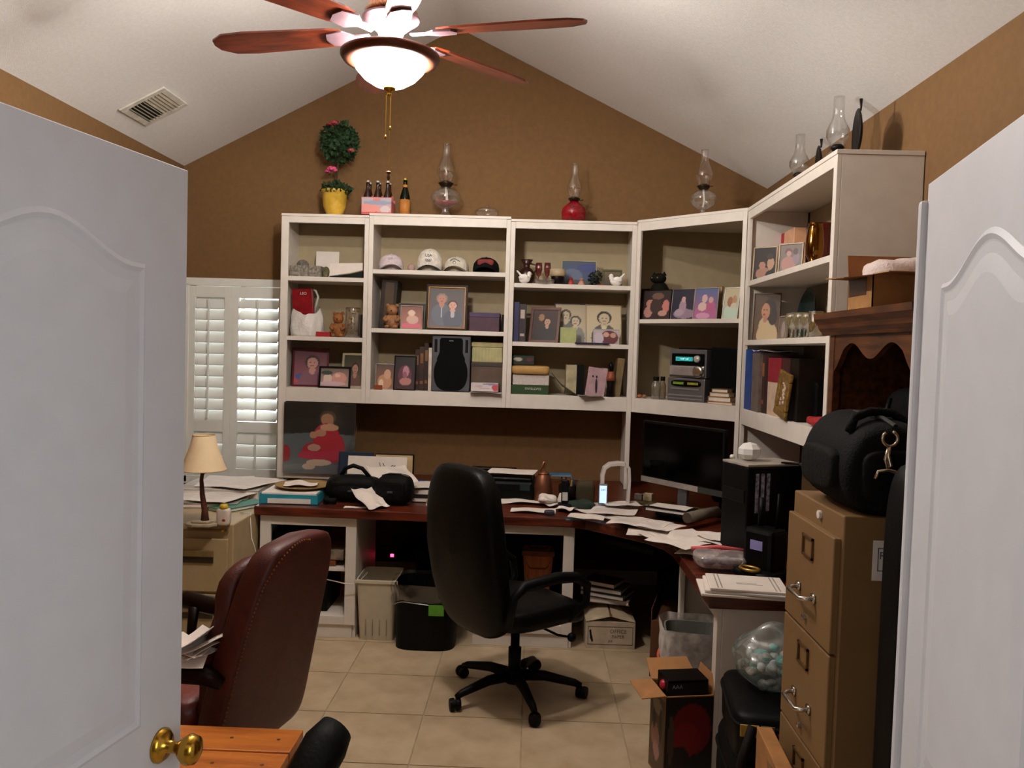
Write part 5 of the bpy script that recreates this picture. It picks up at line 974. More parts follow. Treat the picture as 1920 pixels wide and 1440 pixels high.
# black bags
def soft_bag(label, c, w, d, h, rz, seed, strap=True, col='0c0b0a'):
    t = T('shoulder_bag', label, 'bag', c, rz); m = M(col, .65, var=.3, bump=.1, scale=20)
    P('body', crumpled(G().sell((0, 0, h*.46), (w/2, d/2, h*.46), .55, .55, 32, 16, 'z', lambda v: Vector((v.x*(1-.25*max(0, v.z)/h), v.y*(1-.4*max(0, v.z)/h), v.z))), .006, seed, 22), m, t, smooth=True)
    P('flap', G().sell((0, -d*.40, h*.5), (w*.36, .014, h*.28), .5, .4, 24, 10, 'y'), m, t, smooth=True); P('zip', G().tube([(-w*.36, 0, h*.86), (-w*.15, 0, h*.935), (w*.15, 0, h*.935), (w*.36, 0, h*.86)], .005, 6), M('2a2a2a', .4, .5), t)
    P('badge', G().box(-.018, .012, -d*.5-.012, -d*.5-.004, h*.42, h*.47), M('5a5a5a', .4, .4), t)
    if strap: P('handle', G().tube([(-w*.25, 0, h*.82), (-w*.16, 0, h*1.16), (-w*.02, 0, h*1.27), (w*.14, 0, h*1.17), (w*.3, 0, h*.80)], [.014, .013, .013, .012, .012], 10), m, t, smooth=True)
    return t
soft_bag('black camera bag with a looped handle standing on the desk', (-1.06, 4.92, ZD), .34, .22, .165, .05, 3)
TM('bag_strap', 'black strap heap spreading left from the camera bag on the desk', 'strap', G().tube([(-1.13, 4.76, ZD+.02), (-1.19, 4.76, ZD+.022), (-1.205, 4.84, ZD+.02), (-1.20, 4.91, ZD+.03)], .018, 8), BLK2, smooth=True)
soft_bag('rounded black pouch beside the camera bag, papers on top', (-.80, 4.86, ZD), .225, .20, .19, -.1, 7, False)
paper('white sheet draped between the two black bags', (-.925, 4.72, ZD+.004), .16, .19, .9, .012, tilt=28)
paper('small flat white envelope at the desk edge below the camera bag', (-1.0, 4.69, ZD), .13, .05, .05, .001)

# printer
t = T('printer', 'flat black inkjet printer at the back of the desk behind the office chair', 'printer', (-.19, 5.22, ZD), -.04)
P('body', G().box(-.225, .225, -.16, .17, 0, .125), BLACK, t, bev=.02); P('lid', G().box(-.215, .215, -.15, .16, .126, .148), M('14100e', .3), t, bev=.012); P('paper_slot', G().box(-.15, .15, -.165, -.158, .03, .06), M('050505', .8), t); P('control_panel', G().box(.14, .20, -.163, -.155, .07, .11), M('20302c', .3), t)
P('feeder', G().box(-.2, .1, .1, .165, .148, .165), M('1c1210', .4), t, bev=.006)
paper('white sheet lying on the black printer', (-.11, 5.16, ZD+.168), .30, .21, -.15, .002)
# copper pitcher
c = D(1028, 937); t = T('copper_pitcher', 'copper pitcher with a long upright handle behind the papers', 'pitcher', (.088, 5.10, ZD)); CO = M('8e5a40', .4, .7, var=.2, bump=0)
P('body', G().lathe([(.058, 0), (.062, .01), (.058, .08), (.050, .14), (.036, .165), (.034, .17), (.030, .17)], n=32), CO, t, smooth=True); P('handle', G().tube([(-.045, 0, .12), (-.035, 0, .17), (-.01, 0, .215), (.0, 0, .245), (.012, 0, .243), (.0, 0, .20)], [.009, .008, .007, .008, .006, .003], 8).tube([(-.055, 0, .02), (-.06, 0, .08), (-.045, 0, .13)], .007), CO, t, smooth=True)
P('lid', G().lathe([(.036, .168), (.03, .18), (0, .19)], n=24), CO, t, smooth=True)
c = Vector((.235, 5.02, ZD)); t = T('pencil_cup', 'dark pencil cup stuffed with pens and a blue topped pad', 'cup', c)
P('cup', G().lathe([(.05, 0), (.055, .12), (.051, .12), (.046, .005), (0, .005)], n=24), M('1a1410', .4), t, smooth=True)
r = random.Random(3)
for k, colr in enumerate(('1a60a0', 'c8c0b0', 'a02828', '222222', '2a7a8a', '8a8a8a', 'b89830')):
    a = k*.9; TM('pen', ('blue', 'white', 'red', 'black', 'teal', 'grey', 'yellow')[k]+' pen standing in the dark pencil cup', 'pen', G().tube([(.02*math.cos(a), .02*math.sin(a), .01), (.04*math.cos(a), .04*math.sin(a), .155+r.random()*.02)], .0045, 8), M(colr, .4), c+Vector((0, 0, .0)), group='pens in the dark cup')
flat('blue and pink topped pad laid across the pencil cup', (.19, 5.0, ZD+.178), .13, .07, .012, '1c5c88', .1, 'note_pad', 'note pad')
c = Vector((.215, 4.86, ZD)); t = T('cordless_phone', 'silver and black cordless handset standing before the pencil cup', 'phone', c); P('handset', G().box(-.022, .022, -.014, .014, .02, .175).rx(-8), M('15151a', .35), t, bev=.008); P('keypad', G().box(-.016, .016, -.0165, -.014, .05, .10).rx(-8), M('b8b8b0', .4), t, bev=.002); P('cradle', G().box(-.04, .04, -.04, .045, 0, .035), BLACK, t, bev=.008)
# pillow like olive box
t = T('cushion', 'olive brown puffy pouch leaning at the back of the desk beside the cup', 'cushion', (.345, 5.03, ZD)); P('pouch', crumpled(G().sell((0, 0, .075), (.060, .045, .075), .5, .5, 28, 12, 'y'), .005, 4, 30), M('3c3016', .8, bump=.1), t, smooth=True); P('seam', G().tube([(-.058, 0, .075), (-.04, 0, .145), (.04, 0, .145), (.058, 0, .075)], .003), M('5a4a28', .8), t)
# white dock lamp
c = D(1148, 948); t = T('desk_dock', 'white arched desk lamp dock with a glowing phone screen', 'lamp', (.50, 4.93, ZD), 0); IV = M('cfc6c0', .3, var=.03, bump=0)
P('base', G().sell((.0, .0, .012), (.12, .08, .012), .4, .5, 28, 8), IV, t, smooth=True)
arch = [(-.055, 0, .012), (-.060, 0, .10), (-.062, 0, .20), (-.050, 0, .245), (-.02, 0, .268), (.03, 0, .275), (.07, .0, .272)]
g = G(); n = len(arch)
def ribbon(g, pts, w, th):
    vs = []; fs = []; pts = [Vector(p) for p in pts]
    for i, p in enumerate(pts):
        tt = (pts[min(i+1, len(pts)-1)]-pts[max(i-1, 0)]).normalized(); nn = Vector((tt.z, 0, -tt.x))
        for a, b in ((-1, -1), (1, -1), (1, 1), (-1, 1)): vs.append(p+Vector((0, a*w/2, 0))+nn*b*th/2)
    for i in range(len(pts)-1):
        for k in range(4): k2 = (k+1) % 4; fs.append((i*4+k, i*4+k2, (i+1)*4+k2, (i+1)*4+k))
    fs += [(3, 2, 1, 0), tuple((len(pts)-1)*4+k for k in range(4))]; return g.add(vs, fs)
P('arch', ribbon(g, arch, .075, .022).xf(Matrix.Identity(4)), IV, t, bev=.003)
P('inner_leg', ribbon(G(), [(.07, 0, .272), (.095, 0, .25), (.10, 0, .18), (.095, 0, .012)], .06, .018), IV, t, bev=.003)
for x, wd in ((-.058, .040),): 
    ph = P('phone', G().box(x-.026, x+.026, -.052, -.040, .03, .155), M('8a8a90', .3, .3), t, bev=.004); P('screen', G().box(x-.021, x+.021, -.0535, -.052, .042, .145), M('b0ccff', .3, emit=1.3, bump=0, var=.3, scale=70), ph)
    txt('screen_clock', '2:41', .018, M('203040', .5), ph, (x, -.0542, .12))

# desk papers on the right
pl = [(985, 940, .30, .22, .05, 'large white sheet on the desk just right of the office chair'), (1000, 958, .26, .12, -.05, 'cream sheet at the desk edge right of the office chair'), (1035, 945, .13, .12, .6, 'crumpled paper ball-like sheet near the copper pitcher'),
      (1062, 955, .10, .10, 1.0, 'small folded white scrap left of the cluttered corner'), (1100, 972, .20, .12, -.2, 'white envelope at the front edge of the desk corner'), (1150, 962, .26, .18, -.25, 'wide white letter in front of the white lamp dock'),
      (1200, 985, .30, .22, -.5, 'large white letter along the diagonal desk edge'), (1165, 948, .22, .14, .2, 'white sheet tucked under the front of the lamp dock'), (1238, 990, .20, .20, -.7, 'white form in front of the monitor'),
      (1305, 1012, .26, .24, -.3, 'crumpled large white sheet in the middle of the right desk'), (1270, 1020, .24, .20, -.8, 'white sheet hanging at the curve of the desk edge'), (1345, 1012, .16, .16, .3, 'torn-edged white sheet beside the black tower')]
for i, (px, py, w, d, rz, lb) in enumerate(pl):
    p = onz(px, py, ZD+.004*i); paper(lb, (p.x, p.y, ZD+.0012+.0048*i*(1 if i > 3 else .7)), w, d, rz, .0045 if i % 3 else .007, lines=5 if i in (5, 6, 8) else 0)
p = D(1105, 960); TM('scarf', 'dark green crumpled cloth in front of the white lamp dock', 'cloth', crumpled(G().sell((0, 0, .025), (.09, .06, .025), .8, .8, 26, 12), .009, 5, 60), M('1f3024', .85, bump=.1), (p.x-.05, p.y+.09, ZD), smooth=True)
p = D(1030, 968); TM('pen_case', 'dark purple-grey small case at the desk edge beside the cream sheet', 'case', G().sell((0, 0, .014), (.03, .02, .014), .5, .5, 16, 8), M('3a3040', .5), (p.x-.0, p.y, ZD+.008), smooth=True)
p = D(1075, 976); TM('blue_card', 'small teal blue card at the front edge of the desk', 'card', G().box(-.04, .04, -.02, .02, 0, .003), M('2a6a8a', .5), (p.x, p.y+.01, ZD+.001))
# monitor
a = onz(1203, 899, .93); b = Vector((1.058, 4.49, .93)); a = Vector((.682, 5.0, .93)); mid = (a+b)/2; d_ = (b-a); rzm = math.atan2(d_.y, d_.x); wm = d_.length
t = T('monitor', 'large black computer monitor with a silver lower edge on a stand', 'monitor', (mid.x, mid.y, ZD), rzm)
P('housing', G().box(-wm/2, wm/2, .0, .03, .165, .535), BLACK, t, bev=.004); P('screen', G().box(-wm/2+.015, wm/2-.015, -.001, 0, .205, .52), M('020202', .12, bump=0), t)
P('bezel', G().box(-wm/2, wm*.22, -.004, .0, .165, .198), M('a89f98', .35, .4), t, bev=.002); P('bezel_end', G().box(wm*.22, wm/2, -.004, .0, .165, .198), M('3a3c38', .35, .3), t, bev=.002)
P('stand_neck', G().box(-.035, .035, .02, .045, .01, .3), M('6a6a6a', .3, .5), t, bev=.004); P('stand_foot', G().sell((0, .0, .008), (.14, .10, .008), .4, .6, 24, 6), BLACK, t, smooth=True)
p = D(1222, 948); flat('yellowed tray under the little boxes in front of the monitor', (p.x, p.y+.02, ZD), .22, .10, .014, '6a5a30', -.4, 'tray', 'tray')
for k, (px, py, w, h, col, lb) in enumerate(((1216, 944, .055, .045, 'b8a888', 'small cream box on the yellowed tray below the monitor'), (1198, 942, .05, .035, '8a7a7a', 'small grey box left of the cream box below the monitor'))):
    p = D(px, py); carton('small_box', lb, 'box', (p.x, p.y+.02, ZD+.015), w, .05, h, col, -.4)
p = D(1262, 972); flat('black-bound white notebook lying in front of the monitor', (p.x-.02, p.y-.05, ZD+.050), .26, .15, .022, '100e0c', -.55, 'notebook', 'notebook')
paper('white page on the black-bound notebook', (p.x-.02, p.y-.045, ZD+.0735), .22, .12, -.55, .002)
p = D(1305, 958); TM('desk_mat', 'thin beige card beyond the notebook', 'card', G().sell((0, 0, .008), (.09, .035, .008), .6, .6, 20, 6), M('a09070', .7), (p.x, p.y+.02, ZD), -.5, smooth=True)
p = D(1316, 985); t = T('cardboard_tube', 'greyish cardboard mailing tube lying towards the viewer', 'tube', (p.x, p.y, ZD+.06), -.15)
P('tube', G().lathe([(.028, -.15), (.03, -.15), (.03, .15), (.028, .15)], n=20).rx(90).rz(-35), M('6f6354', .8), t, smooth=True); P('tube_end', G().lathe([(0, 0), (.028, 0), (.028, .003), (0, .003)], n=20).rx(90).rz(-35).mv(-.0855, -.122, 0), M('4a3a2a', .8), t)
# headset / webcam
p = D(1350, 968); t = T('webcam', 'black round webcam on a stalk with tiny red and yellow lights', 'webcam', (p.x, p.y, ZD))
P('stalk', G().tube([(0, 0, .0), (0, .01, .07), (.01, 0, .12)], .007).lathe([(.04, 0), (.04, .008), (0, .01)], n=20), BLACK, t, smooth=True); P('head', G().ell((-.02, -.01, .125), (.038, .034, .042), 18, 14), M('1c1c1e', .15, bump=0), t, smooth=True); P('bracket', G().box(.02, .04, -.02, 0, .10, .17), M('8a8478', .4, .3), t, bev=.004)
P('red_light', G().ell((.012, -.03, .205), .004), M('ff2a18', .3, emit=6, bump=0), t); P('yellow_light', G().ell((-.012, -.03, .178), .007), M('d8a030', .3, emit=.6, bump=0), t); P('mast', G().tube([(.01, 0, .12), (0, -.025, .18), (.012, -.028, .205)], .004), BLACK, t)
# black towers
t = T('computer_tower', 'tall black drive tower with white lettered stripes on the right desk', 'computer', (1.09, 3.86, ZD), -1.2)
tw, td, th = .20, .30, .44
P('case', G().box(-tw/2, tw/2, -td/2, td/2, 0, th), BLACK, t, bev=.008); P('silver_top', G().box(-tw/2, tw/2, -td/2-.002, td/2, th, th+.012), M('b0a89c', .35, .3), t, bev=.003)
sd = P('stripe_panel', G().box(tw/2, tw/2+.002, -td/2+.03, -td/2+.13, th-.22, th-.02), M('15161c', .4), t)
for k in range(3): P('white_stripe', G().box(tw/2+.002, tw/2+.003, -td/2+.04+k*.03, -td/2+.058+k*.03, th-.21+.004*k, th-.03), M('a8a8c0', .6, var=.5, scale=50), sd)
P('drive_bay', G().box(-tw/2+.02, tw/2-.02, -td/2-.004, -td/2, th*.62, th*.75), M('1a1c1a', .3), t, bev=.002)
t = T('radio_base', 'black upright device with a small display standing in front of the tower', 'radio', (1.02, 3.52, ZD), -.9)
P('body', G().box(-.075, .075, -.06, .06, 0, .21), M('0a0c0a', .4), t, bev=.02); P('antenna', G().tube([(.04, .02, .2), (.045, .02, .36)], [.009, .006], 10).tube([(-.04, .02, .2), (-.04, .02, .33)], [.014, .012], 12), BLACK, t, smooth=True); P('display', G().box(-.03, .03, -.064, -.06, .12, .16), M('8078a8', .3, emit=.1), t); P('base_tray', G().sell((0, -.02, .02), (.10, .10, .02), .4, .5, 24, 8), BLACK, t, smooth=True)
P('gold_ring', G().tube([(.045*math.cos(a), -.10+.03*math.sin(a), .045) for a in [2*PI*k/16 for k in range(17)]], .007, 6, False), M('b08a40', .3, .7), t, smooth=True)
c = Vector((1.06, 3.93, ZD+.453)); t = T('polyhedron_ornament', 'white faceted ball ornament on top of the black tower', 'ornament', (1.03, 3.87, ZD+.4525)); P('ball', G().ell((0, 0, .043), (.056, .056, .043), 8, 5), M('d8d4d0', .5, bump=0, var=.02), t)
TM('white_nub', 'little white plastic cap beside the faceted ball', 'cap', G().lathe([(.012, 0), (.012, .012), (.006, .018), (0, .018)], n=14), M('d8d2c8', .4), (.965, 3.93, ZD+.4525), smooth=True)
TM('cable', 'thin black cable arching down behind the black tower', 'cable', G().tube([(1.16, 3.80, ZD+.455), (1.22, 3.74, ZD+.46), (1.30, 3.66, ZD+.40), (1.34, 3.60, ZD+.2), (1.33, 3.5, ZD+.03), (1.30, 3.4, ZD+.012)], .006, 6), BLACK, smooth=True)
# zip bag + envelopes at the near end
p = D(1355, 1070); t = T('zip_bag', 'clear zip bag with a pink seal and dark bits inside, on the right desk', 'bag', (p.x, p.y+.03, ZD+.012), -.06)
P('film', crumpled(G().sell((0, 0, .032), (.12, .09, .032), .55, .4, 30, 12), .006, 9, 30), glassy(fac=.14, rough=.15, diff=.35, dcol='b8a8a4'), t, smooth=True); P('seal', G().tube([(-.12, .095, .05), (0, .10, .062), (.12, .095, .05)], .010, 8), M('c8585c', .4), t, smooth=True)
P('contents', crumpled(G().ell((-.06, -.03, .028), (.035, .03, .02)).ell((.03, -.02, .028), (.06, .04, .02)), .004, 5, 60), M('6a6078', .6, var=.6, scale=40), t, smooth=True)
p = D(1388, 1108)
for k, (dw, rz, lb) in enumerate(((.33, -.10, 'lowest letter of the stack at the near end of the right desk'), (.31, -.16, 'middle letter of the stack at the near end of the right desk'), (.30, -.12, 'top striped envelope of the stack at the near end of the right desk'))):
    o = TM('envelope', lb, 'envelope', G().box(-dw/2, dw/2, -.11, .11, 0, .011), PAPER, (p.x+.01*k, p.y-.005, ZD+.001+.012*k), rz, bev=.003)
g = G().box(-.12, -.115, -.10, .10, .0112, .0118).box(-.105, -.1, -.1, .1, .0112, .0118).box(.10, .105, -.1, .1, .0112, .0118).box(.115, .12, -.1, .1, .0112, .0118).box(-.04, .06, -.03, -.026, .0112, .0118).box(-.04, .04, -.015, -.011, .0112, .0118)
P('printed_stripes', g, M('9a9488', .8), o)

# ================= FILING CABINET TOP, LAMP =================
c = onz(380, 984, .724); t = T('table_lamp', 'small brown table lamp with a cream fabric shade on the left cabinet', 'lamp', (c.x, c.y, .7235)); BR2 = M('3a1f14', .5, var=.3)
P('base', G().prism([(-.07, -.05), (-.03, -.07), (.05, -.06), (.085, -.02), (.06, .045), (-.04, .05), (-.085, .01)], 0, .014, 'z').prism([(-.05, -.035), (.04, -.04), (.055, 0), (.03, .035), (-.03, .035)], .014, .026, 'z'), M('9a8a70', .6), t, bev=.003)
P('stem', G().tube([(.012, 0, .02), (.010, 0, .08), (-.004, 0, .16), (-.010, 0, .24), (-.004, 0, .285), (.0, 0, .31)], [.022, .016, .013, .010, .009, .01], 10), M('5a2c1c', .5, var=.4, scale=30), t, smooth=True)
P('leaf_collar', G().ell((0, 0, .285), (.022, .022, .012)).tube([(-.04, 0, .30), (-.015, 0, .29), (0, 0, .27)], .004).tube([(.045, 0, .30), (.015, 0, .29), (0, 0, .27)], .004), M('1c140c', .5), t, smooth=True)
P('shade', G().lathe([(.118, .295), (.116, .30), (.092, .36), (.070, .42), (.058, .475), (.056, .478), (.054, .475), (.066, .42), (.088, .36), (.113, .30)], n=40), M('d8bf98', .8, var=.03), t, smooth=True)
P('shade_trim', G().tube([(.1175*math.cos(a), .1175*math.sin(a), .296) for a in [2*PI*k/36 for k in range(37)]], .003, 6, False), M('c8ab80', .8), t); P('shade_trim', G().tube([(.0565*math.cos(a), .0565*math.sin(a), .478) for a in [2*PI*k/36 for k in range(37)]], .0025, 6, False), M('c8ab80', .8), t)
p = onz(418, 985, .724); t = T('lotion_bottle', 'small white bottle with a yellow cap beside the table lamp', 'bottle', (p.x, p.y+.01, .7235)); P('body', G().sell((0, 0, .045), (.036, .024, .045), .35, .5, 24, 10), M('cfc0b0', .4), t, smooth=True); P('cap', G().lathe([(.022, .088), (.024, .1), (.018, .112), (0, .114)], n=18), M('c8a428', .4), t, smooth=True); P('emblem', G().ell((.008, -.0235, .03), (.010, .002, .007)), M('8a3020', .5), t)
for k, (x, y, w, d, rz, lb) in enumerate(((-1.99, 5.30, .30, .42, .15, 'white newspaper page near the window on the left cabinet'), (-1.80, 5.22, .26, .42, -.35, 'white printed sheet on the left pile near the desk end'), (-2.06, 4.86, .30, .30, .3, 'white sheet behind the table lamp'), (-1.86, 4.88, .28, .36, -.2, 'white sheet with small figures right of the table lamp'))):
    zt = .78 if k < 2 else .752
    paper(lb, (x, y, zt+.009*(k % 2)), w, d, rz, .003, lines=9)
P_ = PAPER
flat('pile of flat folders near the window on the left cabinet', (-1.95, 5.26, .7235), .52, .50, .054, 'b8b0a4', .05, 'folder_pile', 'folder')
flat('pile of grey and white folders behind the table lamp', (-1.97, 4.87, .7235), .50, .34, .027, '8f8a80', .1, 'folder_pile', 'folder')
flat('green-edged folder sticking out over the corner of the left cabinet', (-1.70, 4.76, .7235), .14, .34, .022, '1d6a4c', -.52, 'folder', 'folder')
flat('dark notebook lying by the lamp foot at the left door', (-2.13, 4.55, .7235), .20, .16, .022, '241c1c', .1, 'notebook', 'notebook')
TM('extension_cord', 'thin white cord sagging from the left cabinet down to the desk cabinet', 'cord', G().tube([(-1.64, 4.60, .728), (-1.575, 4.58, .73), (-1.555, 4.55, .60), (-1.52, 4.56, .48), (-1.47, 4.60, .42), (-1.43, 4.63, .35)], .003, 6), M('d0c8b8', .6), smooth=True)

# ================= UNDER THE DESK =================
t = T('waste_bin', 'cream ribbed plastic waste bin under the desk', 'bin', (-.857, 4.77, 0)); BN = M('c2b8a0', .6, var=.04)
def bin_(t, w0, d0, w1, d1, h, m, e=.15, wall=.006, n=32):
    def ring(w, d, z, k=1): return [(math.copysign(abs(math.cos(a))**e, math.cos(a))*w/2, math.copysign(abs(math.sin(a))**e, math.sin(a))*d/2, z) for a in [2*PI*i/n+PI/n for i in range(n)]]
    R = [ring(w0, d0, 0), ring(w1, d1, h), ring(w1-2*wall, d1-2*wall, h), ring(w0-2*wall, d0-2*wall, wall)]
    vs = sum(R, []); fs = [(i*n+k, i*n+(k+1) % n, (i+1)*n+(k+1) % n, (i+1)*n+k) for i in range(3) for k in range(n)]+[tuple(range(n)), tuple(3*n+k for k in range(n))]
    return P('body', G().add(vs, fs), m, t)
bin_(t, .20, .22, .235, .30, .36, BN, .2)
g = G()
for x in (-.06, -.02, .02, .06): g.box(x-.002, x+.002, -.124, -.118, .03, .22)
P('ribs', g.xf(Matrix.Translation((0, .0, 0))), M('8a8068', .7), t); P('rim', G().box(-.125, .125, -.155, -.148, .34, .362), BN, t, bev=.003)
t = T('waste_bin', 'black waste bin with a clear liner and a green tag, left of the office chair', 'bin', (-.565, 4.66, 0)); bin_(t, .34, .28, .36, .31, .36, BLACK, .55)
def liner(t, w, d, z0, z1, m, seed, e=.55, nm='liner'):
    n = 40; vs = []; fs = []
    for j in range(9):
        q = j/8
        for k in range(n):
            a = 2*PI*k/n; cx = math.copysign(abs(math.cos(a))**e, math.cos(a)); cy = math.copysign(abs(math.sin(a))**e, math.sin(a)); f = 1+.035*math.sin(7*a+4*q+seed)+.02*math.sin(13*a-5*q)+.05*q*(1-q)
            vs.append((cx*w/2*f, cy*d/2*f, z0+(z1-z0)*q+(1-q)*.02*math.sin(3*a+seed)))
    for j in range(8):
        for k in range(n): k2 = (k+1) % n; fs.append((j*n+k, j*n+k2, (j+1)*n+k2, (j+1)*n+k))
    return P(nm, G().add(vs, fs), m, t, smooth=True)
liner(t, .385, .335, .27, .375, glassy(fac=.10, rough=.15, diff=.06, dcol='8a8478'), 1)
P('liner_edge', G().tube([(.19*math.copysign(abs(math.cos(a))**.55, math.cos(a)), .165*math.copysign(abs(math.sin(a))**.55, math.sin(a)), .26+.02*math.sin(3*a+1)) for a in [2*PI*k/40 for k in range(41)]], .003, 5, False), glassy(fac=.3, rough=.2, diff=.3, dcol='a8a090'), t, smooth=True)
P('tag', G().box(.03, .115, -.183, -.180, .215, .275), M('5a9a28', .6), t, label='bright green tag')
t = T('power_strip', 'black power strip on the wall under the desk with a glowing red switch', 'power strip', (-.905, 5.45, .26)); P('body', G().box(-.03, .22, 0, .05, 0, .05), BLACK, t, bev=.004)
P('switch_light', G().box(-.012, .010, -.004, 0, .025, .045), M('ff2848', .3, emit=14, bump=0), t); P('cord', G().tube([(.22, .02, .02), (.4, .04, -.1), (.5, .05, -.24)], .005), BLACK, t); P('bracket', G().box(0, .2, .05, .564, .02, .03), BLACK, t)
t = T('computer_tower', 'black computer case in the shadow under the desk between the bins', 'computer', (-.60, 5.35, 0)); P('case', G().box(-.10, .10, -.22, .22, 0, .42), M('0c0c0c', .5), t, bev=.006); P('front', G().box(-.09, .09, -.226, -.22, .05, .40), M('161614', .4), t, bev=.004)
p = ony(1008, 1075, 4.95); t = T('basket', 'orange woven basket inside the cabinet behind the office chair', 'basket', (p.x, 4.98, .13)); 
bin_(t, .13, .12, .19, .17, .36, M('a85a24', .8, kind='woven', scale=45), .3)
t.location.z = .1305; P('band', G().box(-.098, .098, -.09, -.086, .335, .365), M('6a3414', .8), t, bev=.002)
# cardboard box of letters
t = T('cardboard_box', 'white paper carton with printed side panel under the corner desk', 'box', (.49, 4.82, 0), .02); bw, bd, bh = .285, .30, .155
P('body', G().box(-bw/2, bw/2, -bd/2, bd/2, 0, bh), M('c4b49c', .8), t, bev=.002)
for s in (-1, 1): P('flap', G().add([(s*bw/2, -bd/2-.004, bh), (s*bw/2, bd/2, bh), (s*.006, bd/2-.02, bh+.065), (s*.006, -bd/2-.0, bh+.03), (s*bw/2, -bd/2-.004, bh+.003), (s*bw/2, bd/2, bh+.003), (s*.006, bd/2-.02, bh+.068), (s*.006, -bd/2-.0, bh+.033)], [(0, 1, 2, 3), (4, 5, 6, 7), (0, 1, 5, 4), (1, 2, 6, 5), (2, 3, 7, 6), (3, 0, 4, 7)]), M('cbb89a', .8), t)
P('tape', G().box(-.008, .008, -bd/2-.006, bd/2-.02, bh+.034, bh+.037), M('8a6438', .4), t)
ip = G(); y = -bd/2-.0008; ip.box(-.13, .13, y, y+.0006, .125, .128).box(-.13, .13, y, y+.0006, .022, .025).box(-.13, -.127, y, y+.0006, .025, .125).box(.127, .13, y, y+.0006, .025, .125)
P('printed_border', ip, M('3a3236', .8), t); P('bird_mark', G().prism([(-.122, .105), (-.112, .112), (-.108, .085), (-.098, .045), (-.105, .035), (-.116, .06)], y-.0004, y), M('1e1a20', .8), t)
txt('carton_lettering', 'OFFICE', .030, M('6a6068', .8), t, (.045, y-.0002, .100), ext=.0003); txt('carton_lettering', 'PAPER', .026, M('6a6068', .8), t, (.045, y-.0002, .070), ext=.0003); txt('carton_lettering', 'A4', .022, M('6a6068', .8), t, (.0, y-.0002, .042), ext=.0003)
zt = bh+.07
for k, (w, d, col, rz, lb) in enumerate(((.26, .20, 'a89888', -.25, 'pale magazine lying on the white carton under the desk'), (.27, .20, '2c3028', -.45, 'dark green magazine slanting on the white carton'), (.25, .19, '4a5044', -.40, 'grey-green binder on top of the magazines under the desk'), (.2, .16, '4a1a20', -.5, 'dark red booklet topmost of the pile under the desk'))):
    o = flat(lb, (.50-.012*k, 4.87, zt+.004), w, d, .026, col, rz, 'magazine', 'magazine'); zt += .031
t = T('keyboard_tray', 'dark pull-out keyboard tray under the diagonal part of the desk', 'tray', (.56, 4.66, .60), -PI/4); P('tray', G().box(-.30, .22, -.02, .28, 0, .02), M('14120c', .5), t, bev=.004); P('lip', G().box(-.30, .22, -.032, -.02, -.005, .03), M('241f12', .5), t, bev=.004); P('slides', G().box(-.31, -.295, 0, .28, .02, .106).box(.215, .23, 0, .28, .02, .106), BLACK, t)
t = T('cardboard_box', 'plain brown cardboard box in the shadow beyond the lined bin', 'box', (.80, 4.46, 0), -.25); P('body', G().box(-.09, .12, -.20, .20, 0, .30), M('5a3418', .85), t, bev=.002); P('flap', G().box(-.09, -.086, -.2, .2, .30, .36).ry(-0), M('6a4020', .85), t)
t = T('subwoofer', 'black box-shaped speaker deep under the corner desk', 'speaker', (.98, 5.0, 0), -PI/4); P('case', G().box(-.13, .13, -.13, .13, 0, .38), M('0b0b0b', .6), t, bev=.006); P('grille', G().lathe([(0, 0), (.09, 0), (.095, .008), (.09, .01), (0, .01)], n=28).rx(90).mv(0, -.13, .2), M('151515', .8), t)
# lined bin right
t = T('waste_bin', 'grey waste bin with a white drawstring liner edged in red, by the right desk', 'bin', (.755, 3.66, 0), -.1); bin_(t, .20, .20, .25, .25, .47, M('6f7068', .6), .4)
liner(t, .285, .285, .345, .50, glassy(fac=.05, rough=.3, diff=.6, dcol='d0c8c0'), 2, .4)
P('drawstring', G().tube([(.145*math.copysign(abs(math.cos(a))**.4, math.cos(a)), .145*math.copysign(abs(math.sin(a))**.4, math.sin(a)), .335+.02*math.sin(3*a+2)) for a in [2*PI*k/48 for k in range(49)]], .008, 6, False), M('c0563c', .6), t, smooth=True)

# ================= FLOOR, FRONT RIGHT =================
t = T('cardboard_box', 'open brown cardboard box with printed sides and raised flaps, front right', 'box', (.645, 3.295, 0), .19); bw, bd, bh = .20, .175, .355
P('body', G().box(-bw/2, bw/2, -bd/2, -bd/2+.004, 0, bh).box(-bw/2, bw/2, bd/2-.004, bd/2, 0, bh).box(-bw/2, -bw/2+.004, -bd/2, bd/2, 0, bh).box(bw/2-.004, bw/2, -bd/2, bd/2, 0, bh).box(-bw/2, bw/2, -bd/2, bd/2, 0, .004), CARD, t)
def quad(a, b, c, d, th=.003):
    a, b, c, d = map(Vector, (a, b, c, d)); n = (b-a).cross(c-a).normalized()*th; return G().add([a, b, c, d, a+n, b+n, c+n, d+n], [(0, 1, 2, 3), (7, 6, 5, 4), (0, 1, 5, 4), (1, 2, 6, 5), (2, 3, 7, 6), (3, 0, 4, 7)])
P('flap', quad((-bw/2, -bd/2, bh), (-bw/2, bd/2, bh), (-bw/2-.095, bd/2-.01, bh+.0), (-bw/2-.095, -bd/2+.01, bh-.01)), CARD, t); P('flap', quad((-bw/2, bd/2, bh), (bw/2, bd/2, bh), (bw/2-.01, bd/2+.10, bh+.05), (-bw/2+.01, bd/2+.10, bh+.05)), CARD, t)
P('flap', quad((bw/2, bd/2, bh), (bw/2, -bd/2, bh), (bw/2+.01, -bd/2+.01, bh+.07), (bw/2+.01, bd/2-.01, bh+.07)), CARD, t)
